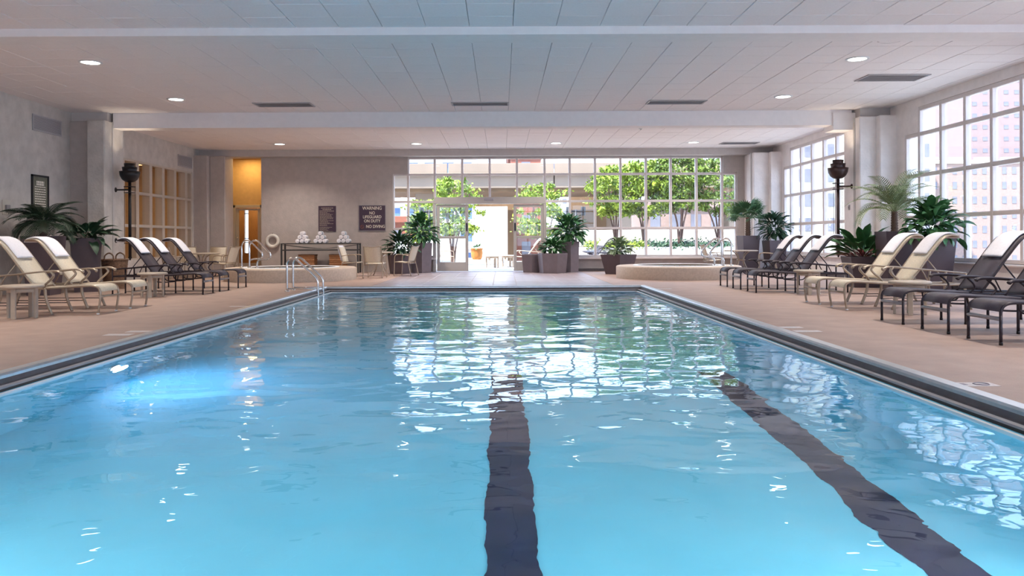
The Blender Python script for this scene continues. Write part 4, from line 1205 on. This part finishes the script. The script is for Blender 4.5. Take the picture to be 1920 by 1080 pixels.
def bush(parent, z, n, R, hz, L, W, m, rng, nm='leaf', low=-.45):
    # leaves hung outward over a dome of crossing stems
    ms = [leaf_mesh(nm, L, W, d, m, .12, 6, .18) for d in (.9, 1.4, 1.9)]
    for i in range(n):
        u = low + (1 - low) * (i + .5) / n
        az = i * 2.399963 + rng.uniform(-.25, .25)
        cu = math.sqrt(max(0, 1 - u * u)) if u > 0 else 1.0
        rr = rng.uniform(.0, .78)
        o = link(nm, ms[i % 3], parent)
        o.location = (R * rr * cu * math.cos(az), R * rr * cu * math.sin(az), z + hz * u * rng.uniform(.55, .9))
        o.rotation_euler = (rng.uniform(-.5, .5), -(u * 1.15 + rng.uniform(-.2, .25)), az + rng.uniform(-.4, .4))
        k = rng.uniform(.7, 1.15); o.scale = (k, k, k)
    for i in range(7):
        a = i * .9; e = R * .45
        MB().tube([(0, 0, z - .25), (e * .4 * math.cos(a), e * .4 * math.sin(a), z), (e * math.cos(a), e * math.sin(a), z + hz * .5)], .008, 5).build('stem', M['leaf_dk'], parent)

rg = random.Random(11)
# left wall palms
t = planter('potted_palm', 'dark feathery palm in a tall tapered plum planter by the left wall', (-9.1, 15.83, 0), .60, .44, 1.17, 4, M['planter'], .06)
trunk(t, 1.1, 1.46, .075, .065, M['bark'])
date_palm(t, 1.44, 30, .74, 1.35, M['palm_dk'], rg, .26, (-.1, 1.1))
t = planter('potted_plant', 'broad leafed plant in a tall plum planter beside the wicker basket', (-8.78, 16.85, 0), .60, .44, 1.13, 4, M['planter'], .45)
leafy(t, 1.10, 46, .60, .16, 1.3, M['leaf_dk'], rg, (-.15, 1.15), .3)
# right group
t = planter('potted_plant', 'broad leafed plant over red bromeliads in a low plum planter', (7.82, 17.2, 0), .74, .52, .66, 4, M['planter'], -.12)
leafy(t, .66, 60, .78, .17, .9, M['leaf'], rg, (.2, 1.25), .32, pos_r=.18)
leafy(t, .65, 46, .30, .05, .5, M['brom'], rg, (.1, .9), .02, 'bromeliad_leaf', pos_r=.3)
t = planter('potted_palm', 'pale feathery palm in a tall plum planter before the right pier', (8.05, 16.3, 0), .58, .42, 1.19, 4, M['planter'], -.05)
trunk(t, 1.12, 1.60, .07, .06, M['bark'])
date_palm(t, 1.58, 30, 1.06, 1.7, M['palm_lt'], rg, .26, (.45, 1.5))
t = planter('potted_plant', 'bushy glossy plant in a tall plum planter against the right window', (8.28, 15.25, 0), .58, .42, 1.08, 4, M['planter'], -.05)
bush(t, 1.22, 210, .52, .46, .36, .145, M['leaf'], rg)
# far right corner
t = planter('potted_palm', 'fan palm in a tall plum planter in the far right corner', (7.70, 24.85, 0), .54, .42, 1.15, 4, M['planter'], .1)
trunk(t, 1.1, 1.72, .085, .07, M['bark'])
fms = [fan_mesh('frond', M['palm_mid'], .36, .36), fan_mesh('frond', M['palm_mid'], .42, .34)]
for i in range(24):
    o = link('frond', fms[i % 2], t, (0, 0, 1.70)); el = -.05 + 1.25 * i / 24
    o.rotation_euler = (rg.uniform(-.5, .5), -el, i * 2.4 + rg.uniform(-.2, .2))
t = planter('potted_plant', 'round bushy plant in a plum planter beside the corner fan palm', (8.42, 24.55, 0), .56, .42, 1.0, 4, M['planter'], .1)
bush(t, 1.32, 150, .48, .46, .36, .11, M['leaf_dk'], rg)
# doorway planters
t = planter('potted_plant', 'big leafy plant in a tall hexagonal mauve planter left of the doorway', (-2.62, 25.9, 0), .70, .60, .97, 6, M['planter_lt'], .2)
bush(t, 1.28, 190, .50, .52, .42, .11, M['leaf'], rg)
t = planter('potted_plant', 'dark low plant in a shorter planter behind the cream chair', (-3.22, 25.2, 0), .70, .55, .60, 6, M['planter'], .35)
bush(t, .82, 120, .44, .36, .42, .10, M['leaf_dk'], rg)
t = planter('potted_plant', 'big leafy plant in a tall mauve planter right of the doorway', (2.20, 25.95, 0), .62, .56, .99, 6, M['planter_lt'], .1)
bush(t, 1.28, 190, .54, .50, .42, .13, M['leaf'], rg)
t = planter('potted_plant', 'low leafy plant in a wide hexagonal mauve planter by the doorway', (1.62, 25.2, 0), .84, .74, .62, 6, M['planter_lt'], .25)
bush(t, .74, 120, .42, .26, .32, .11, M['leaf'], rg, low=-.2)
t = thing('planter', 'empty low hexagonal mauve planter touching the right sliding leaf', 'planter', (1.02, 25.85, 0), .4)
MB().lathe([(.34, 0), (.40, .58), (.38, .59), (.34, .59), (.33, .5)], 6, smooth=False, cap0=True).build('pot', M['planter_lt'], t)
MB().lathe([(.001, .52), (.34, .515)], 6, smooth=False).build('soil', M['soil'], t)
t = planter('potted_plant', 'pale low plant in a tapered plum planter beside the right hot tub', (3.56, 24.2, 0), .78, .56, .60, 4, M['planter'], .72)
bush(t, .70, 120, .42, .30, .34, .10, M['leaf_lt'], rg, low=-.2)

# wicker floor basket
t = thing('wicker_basket', 'tall round wicker basket with loop handles by the left pillar', 'basket', (-8.62, 17.75, 0))
b = MB()
for k in range(16):
    z = .02 + k * .04; r = .22 + .05 * (k / 15); n = 28
    vs = []; fs = []
    for zz, dr in ((z - .02, -.004), (z, .010), (z + .02, -.004)):
        for q in range(n):
            a = 2 * PI * q / n
            rr = r + dr * (1 if (q + k) % 2 else -.4)
            vs.append((rr * math.cos(a), rr * math.sin(a), zz))
    for l in range(2):
        for q in range(n):
            fs.append((l * n + q, l * n + (q + 1) % n, (l + 1) * n + (q + 1) % n, (l + 1) * n + q))
    b.add(vs, fs, True)
b.lathe([(.001, .02), (.22, .02)], 24)
b.build('woven_body', M['wicker'], t)
MB().torus(.272, .018, 32, 8, 'Z', (0, 0, .65)).build('rim', M['wicker'], t)
for s in (-1, 1):
    MB().tube(smooth_path([(-.10, s * .26, .62), (-.09, s * .26, .74), (0, s * .25, .80), (.09, s * .26, .74), (.10, s * .26, .62)], 5), .016, 8).build('handle', M['wicker'], t)

# ------------------------------------------------------------------ deck marks
def deck_mark(x, y, body, label, rz):
    t = thing('depth_marker', label, 'floor marking', (x, y, 0), rz, 'pale depth markings on the deck')
    MB().cbox(-.15, .15, -.075, .075, 0, .003, .001).build('tile', M['mark'], t)
    if body == 'symbol':
        MB().torus(.05, .006, 20, 4, 'Z', (.05, 0, .003)).build('symbol', M['mark_dk'], t)
        MB().box(.012, .088, -.004, .004, .003, .0045).build('symbol_bar', M['mark_dk'], t).rotation_euler = (0, 0, 0)
        MB().box(-.11, -.06, -.03, .03, .003, .0045).build('print', M['mark_dk'], t)
deck_mark(3.38, 5.70, 'symbol', 'pale no diving tile beside the near right pool edge', 0)
for x, y, lb in ((3.40, 9.42, 'pale deck marking on the right pool edge, farther of a pair'), (3.46, 9.02, 'pale deck marking on the right pool edge, nearer of a pair'),
                 (3.46, 16.9, 'pale deck marking at the far right pool corner'), (-4.32, 8.98, 'pale deck marking on the left pool edge, nearer of a pair'),
                 (-4.22, 9.3, 'pale deck marking on the left pool edge, farther of a pair'), (-4.22, 12.8, 'single pale deck marking midway along the left pool edge')):
    deck_mark(x, y, '', lb, 0)

# ------------------------------------------------------------------ terrace and city outside
tm_ = MB(); tm_.box(-16, 14, FW + .15, 40, -.3, -.01)
struct(tm_.build('terrace_floor', M['terrace']), 'sunlit concrete terrace floor')
struct(MB().box(-200, 260, -60, 400, -22.2, -22).build('ground', M['ground']), 'distant street level ground')
struct(MB().box(XL - .5, XR + .45, YB - .6, YF + .45, ZC + .35, ZC + .6).build('roof', M['concrete']), 'flat roof slab above the pool hall')
struct(MB().cbox(-9.0, .1, 36.0, 40, -.3, .16, .02).build('terrace_ledge', M['white_stucco']), 'low white ledge at the terrace edge')
o = MB().cbox(-1.30, .30, 38.0, 38.3, .0, 2.65, .02)
tag(o.build('garden_wall', M['white_stucco']), 'tall white sunlit wall panel seen through the open doorway', 'wall')
t = thing('planter_bed', 'long white raised planter bed under the terrace trees', 'planter', (6.2, 33.4, 0))
MB().cbox(-3.0, 3.6, -.55, .55, -.3, .74, .02).build('wall', M['white_stucco'], t)
MB().box(-2.9, 3.5, -.45, .45, .74, .76).build('soil', M['soil'], t)
tag(MB().cbox(-9.0, -1.6, 37.4, 37.7, -.3, 1.15, .02).build('parapet_wall', M['white_stucco']), 'low white parapet behind the left terrace tree', 'wall')
tag(MB().cbox(2.2, 13.0, 37.4, 37.7, -.3, 1.5, .02).build('parapet_wall', M['city_beige']), 'beige parapet wall behind the right terrace trees', 'wall')

def tree(x, y, z0, zt, crown, nclump, nleaf, label, m, rng, stems=5, sp=.5, leaf=.085):
    t = thing('tree', label, 'tree', (x, y, z0), 0, 'leafy terrace trees')
    H = zt - z0; cr = []
    for k in range(stems):
        a = k * 2 * PI / stems + rng.uniform(-.4, .4); e = sp * rng.uniform(.5, 1.1)
        p = smooth_path([(rng.uniform(-.08, .08), rng.uniform(-.08, .08), 0), (e * .35 * math.cos(a), e * .35 * math.sin(a), H * .28), (e * math.cos(a), e * math.sin(a), H * .55), (e * 1.5 * math.cos(a) + rng.uniform(-.2, .2), e * 1.5 * math.sin(a), H * .86)], 5)
        n = len(p)
        MB().tube(p, .05, 7, rads=[.045 - .032 * i / n for i in range(n)]).build('stem', M['bark_tree'], t)
        cr.append(p)
    mb = MB()
    for k in range(nclump):
        u = rng.uniform(.40, 1.0); a = rng.uniform(0, 2 * PI)
        prof = math.sin(PI * min(1.0, (u - .34) / .72)) ** .6
        R = crown * prof * math.sqrt(rng.uniform(.05, 1))
        c_ = Vector((R * math.cos(a), R * .8 * math.sin(a), H * u))
        cr_ = rng.uniform(.16, .34) * crown / 1.2
        for q in range(nleaf):
            d = Vector((rng.gauss(0, 1), rng.gauss(0, 1), rng.gauss(0, .55)))
            p = c_ + d * cr_ * .55
            s = leaf * rng.uniform(.6, 1.3)
            nrm = Vector((rng.uniform(-1, 1), rng.uniform(-1, 1), rng.uniform(-.2, 1.2))).normalized()
            ux = nrm.orthogonal().normalized(); uy = nrm.cross(ux); r = rng.uniform(0, 6.28)
            ax = ux * math.cos(r) + uy * math.sin(r); ay = nrm.cross(ax)
            mb.add([p - ax * s, p - ay * s * .5, p + ax * s, p + ay * s * .5], [(0, 1, 2, 3)])
    o = mb.build('foliage', m, t); o['kind'] = 'stuff'
rt = random.Random(5)
tree(-2.05, 33.5, -.2, 3.55, 1.25, 60, 60, 'slender multi stemmed tree behind the left sliding leaf', M['tree_leaf'], rt, 5, .45)
tree(-3.6, 35.5, -.2, 2.9, .9, 34, 50, 'small tree at the left end of the terrace window', M['tree_leaf'], rt, 4, .35)
tree(1.75, 34.5, -.2, 3.4, 1.25, 52, 55, 'light leafed tree right of the open doorway', M['tree_leaf'], rt, 5, .45)
tree(4.8, 33.4, .7, 4.0, 1.25, 80, 60, 'bushy green tree at the left of the planter bed', M['tree_leaf'], rt, 5, .42)
tree(6.0, 33.5, .7, 4.25, 1.25, 80, 60, 'bushy green tree in the middle of the planter bed', M['tree_leaf'], rt, 5, .42)
tree(7.5, 33.3, .7, 4.5, 1.35, 90, 60, 'tall dark stemmed tree in the planter bed', M['tree_leaf2'], rt, 5, .5)
tree(9.2, 33.8, .7, 4.4, 1.3, 60, 60, 'deep green tree at the right end of the planter bed', M['tree_leaf2'], rt, 4, .55)
for i, (x0, x1, m, lb) in enumerate(((3.5, 6.1, 'tree_leaf', 'pale green ground cover at the left of the planter bed'), (6.1, 9.6, 'leaf_dk', 'dark ground cover at the right of the planter bed'))):
    mb = MB()
    for k in range(1500):
        x = rt.uniform(x0, x1); y = rt.uniform(32.8, 33.9); z = .76 + abs(rt.gauss(0, .11)); s = rt.uniform(.04, .09)
        if y < 33.0: z -= rt.uniform(0, .15)
        nrm = Vector((rt.uniform(-1, 1), rt.uniform(-1, .4), rt.uniform(0, 1))).normalized(); ux = nrm.orthogonal().normalized(); uy = nrm.cross(ux); p = Vector((x, y, z))
        mb.add([p - ux * s, p - uy * s * .6, p + ux * s, p + uy * s * .6], [(0, 1, 2, 3)])
    tag(mb.build('ground_cover', M[m]), lb, 'shrub', kind='stuff')

# outdoor loungers, pot, double headed lamp posts, low table
for i in range(4):
    place_lounger('dark', 2.5 + i * .05, 29.4 + i * .9, 0, 'sun lounger on the terrace behind the window, %s of four from the pool hall' % ['first', 'second', 'third', 'last'][i],
                  'bright white towel on the terrace lounger, %s of four from the pool hall' % ['first', 'second', 'third', 'last'][i], 'terrace loungers', True, 0, 'towels on terrace loungers')
place_lounger('cream', .05, 31.6, 0, 'cream lounger outside, framed by the right sliding leaf', 'white towel on the lounger framed by the right sliding leaf', 'terrace loungers', True, 0, 'towels on terrace loungers')
t = thing('orange_pot', 'round terracotta pot with a small plant on the terrace ledge', 'potted plant', (-1.12, 36.3, .16))
MB().lathe([(.19, 0), (.25, .12), (.27, .30), (.26, .46), (.28, .47), (.28, .52), (.24, .52), (.23, .45)], 24, cap0=True).build('pot', M['orange_pot'], t)
MB().lathe([(.001, .47), (.24, .465)], 20).build('soil', M['soil'], t)
leafy(t, .48, 22, .34, .08, 1.0, M['leaf'], rg, (.1, 1.2), .3, pos_r=.08)
o = copy_tree(ch); o.location = (-2.15, 31.2, 0); o.rotation_euler = (0, 0, .3); tag(o, 'chair on the terrace seen through the left sliding leaf', 'chair')
o = copy_tree(st); o.location = (-.35, 30.2, 0); o.scale = (1.3, 1.3, 1.0); tag(o, 'low round table on the terrace seen through the open doorway', 'side table')
o = copy_tree(st); o.location = (.25, 31.0, 0); o.scale = (1.2, 1.2, 1.0); tag(o, 'low round table on the terrace half hidden by the right leaf', 'side table')
for x, y, lb in ((-2.85, 31.5, 'black double headed lamp post left of the doorway on the terrace'), (2.95, 31.5, 'black double headed lamp post right of the doorway on the terrace')):
    t = thing('lamp_post', lb, 'lamp', (x, y, 0), 0, 'double headed terrace lamp posts')
    MB().tube([(0, 0, 0), (0, 0, 2.24)], .045, 10).build('post', M['black'], t)
    MB().cbox(-.30, .30, -.035, .035, 2.13, 2.21, .006).build('crossbar', M['black'], t)
    for s in (-1, 1):
        MB().lathe([(.001, 2.0), (.085, 2.0), (.09, 2.01), (.09, 2.34), (.085, 2.35), (.001, 2.35)], 16, (s * .30, 0)).build('lamp_head', M['black'], t)
    MB().lathe([(.12, 0), (.12, .02), (.05, .04)], 16, cap0=True).build('base_plate', M['black'], t)

# elevated roadway beyond the terrace
t = thing('overpass', 'long concrete elevated roadway crossing behind the terrace', 'bridge', (0, 60, 0))
pm = MB().cbox(-3.96, 3.96, -.15, .25, 6.05, 6.82, .02).mesh('parapet_panel', M['concrete'])
gm = MB().cbox(-3.96, 3.96, .0, .6, 4.98, 5.95, .02).mesh('girder_panel', M['concrete'])
for k in range(-3, 3):
    link('parapet_panel', pm, t, (k * 8.0, 0, 0)); link('girder_panel', gm, t, (k * 8.0, 0, 0))
MB().cbox(-28, 20, -.35, 9, 5.90, 6.08, .02).build('deck_slab', M['concrete'], t)
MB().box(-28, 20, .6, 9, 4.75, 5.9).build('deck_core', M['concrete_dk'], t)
for k, x in enumerate((-17.5, -6.0, 9.5, 18.8)):
    MB().cbox(x - .8, x + .8, 3, 6, -22, 4.9, .05).build('pier', M['concrete'], t)
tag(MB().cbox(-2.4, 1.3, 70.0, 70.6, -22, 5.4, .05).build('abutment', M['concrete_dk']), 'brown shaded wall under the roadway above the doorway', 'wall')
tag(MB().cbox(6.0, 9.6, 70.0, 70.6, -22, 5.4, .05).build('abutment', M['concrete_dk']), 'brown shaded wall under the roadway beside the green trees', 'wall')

def building(name, label, x0, x1, y0, y1, z1, wall, glass, ww, wh, gx, gz, faces, zmin=-12.0, band=None, roofm=None, off=0.0):
    t = thing(name, label, 'building', ((x0 + x1) / 2, (y0 + y1) / 2, -22), 0, 'city buildings')
    hx, hy = (x1 - x0) / 2, (y1 - y0) / 2; H = z1 + 22
    MB().box(-hx, hx, -hy, hy, 0, H).build('wall', wall, t)
    MB().cbox(-hx - .25, hx + .25, -hy - .25, hy + .25, H - .35, H + .25, .05).build('cornice', roofm or wall, t)
    count = 0
    for f in faces:
        span = hx if f == 'y' else hy
        if f == 'y': me = MB().box(-ww / 2, ww / 2, -.06, .12, -wh / 2, wh / 2).mesh('window', glass)
        else: me = MB().box(-.06, .12, -ww / 2, ww / 2, -wh / 2, wh / 2).mesh('window', glass)
        n = int((2 * span - ww * .6) / gx)
        nz = int((z1 - .8 - zmin) / gz)
        for i in range(n):
            u = -span + (2 * span) * (i + .5) / n
            for j in range(nz):
                z = H - .9 - wh / 2 - j * gz - off
                if count >= 300 or z < 2: continue
                link('window', me, t, (u, -hy, z) if f == 'y' else (-hx, u, z)); count += 1
    if band:
        for j in range(int((z1 - zmin) / gz)):
            z = H - j * gz - .35
            MB().box(-hx - .5, hx + .1, -hy - .5, hy, z - .12, z + .12).build('balcony', band, t)
    return t
# beyond the far window
building('apartment_block', 'white and blue balconied apartment block behind the roadway on the left', -17.5, -3.0, 92, 104, 13.5, M['city_white'], M['city_glass'], 1.3, 1.3, 1.75, 2.6, 'y', -4, M['city_white'])
building('brick_house', 'red brick building low behind the left terrace tree', -10.5, -6.2, 72, 80, 3.0, M['brick'], M['city_glass_grey'], .8, 1.1, 1.5, 2.2, 'y', -6)
building('brick_tower', 'narrow red brick building beside the white wall panel', .9, 3.6, 72, 80, 9.0, M['brick'], M['city_glass_grey'], .8, 1.2, 1.3, 2.4, 'y', -6)
building('brown_tower', 'dark brown tower standing above the roadway in the middle', 1.0, 3.9, 150, 160, 22, M['gym_red'], M['city_glass'], 1.0, 1.5, 2.5, 4.0, 'y', 8)
building('white_block', 'white office block with grouped windows above the roadway', 7.6, 18.0, 150, 165, 18.5, M['city_white'], M['city_glass_grey'], .8, 1.0, 1.5, 2.2, 'y', 4)
building('beige_block', 'beige block with red brick bands behind the planter bed', 13.0, 24.0, 72, 84, 4.2, M['brick_pale'], M['city_glass_grey'], .9, 1.2, 1.7, 2.4, 'y', -6)
# beyond the right windows
building('beige_block', 'washed out beige office block outside the far right window', 37.0, 60.0, 110, 126, 32, M['city_beige'], M['city_glass_grey'], 1.6, 1.8, 3.0, 3.4, 'yx', -2)
building('brick_block', 'pale brick warehouse outside the near right window', 70.0, 104.0, 130, 150, 13.5, M['brick_pale'], M['city_glass_grey'], .7, 1.15, 1.55, 2.4, 'yx', -9, None, M['city_beige'])
building('rose_tower', 'tall rose coloured tower rising behind the pale warehouse', 100.0, 136.0, 170, 190, 46, M['tower_rose'], M['city_glass_grey'], 1.0, .85, 2.1, 2.5, 'y', 16)
building('white_tower', 'white and blue banded tower left of the rose tower', 102.0, 118.0, 196, 212, 66, M['city_white'], M['city_glass'], 1.9, 1.2, 2.6, 3.2, 'y', 12, M['city_white'])
building('low_block', 'low white roofed block below the pale warehouse', 20.0, 40.0, 40, 66, -2.5, M['city_white'], M['city_glass_grey'], 1.2, 1.4, 2.4, 3.0, 'y', -14)
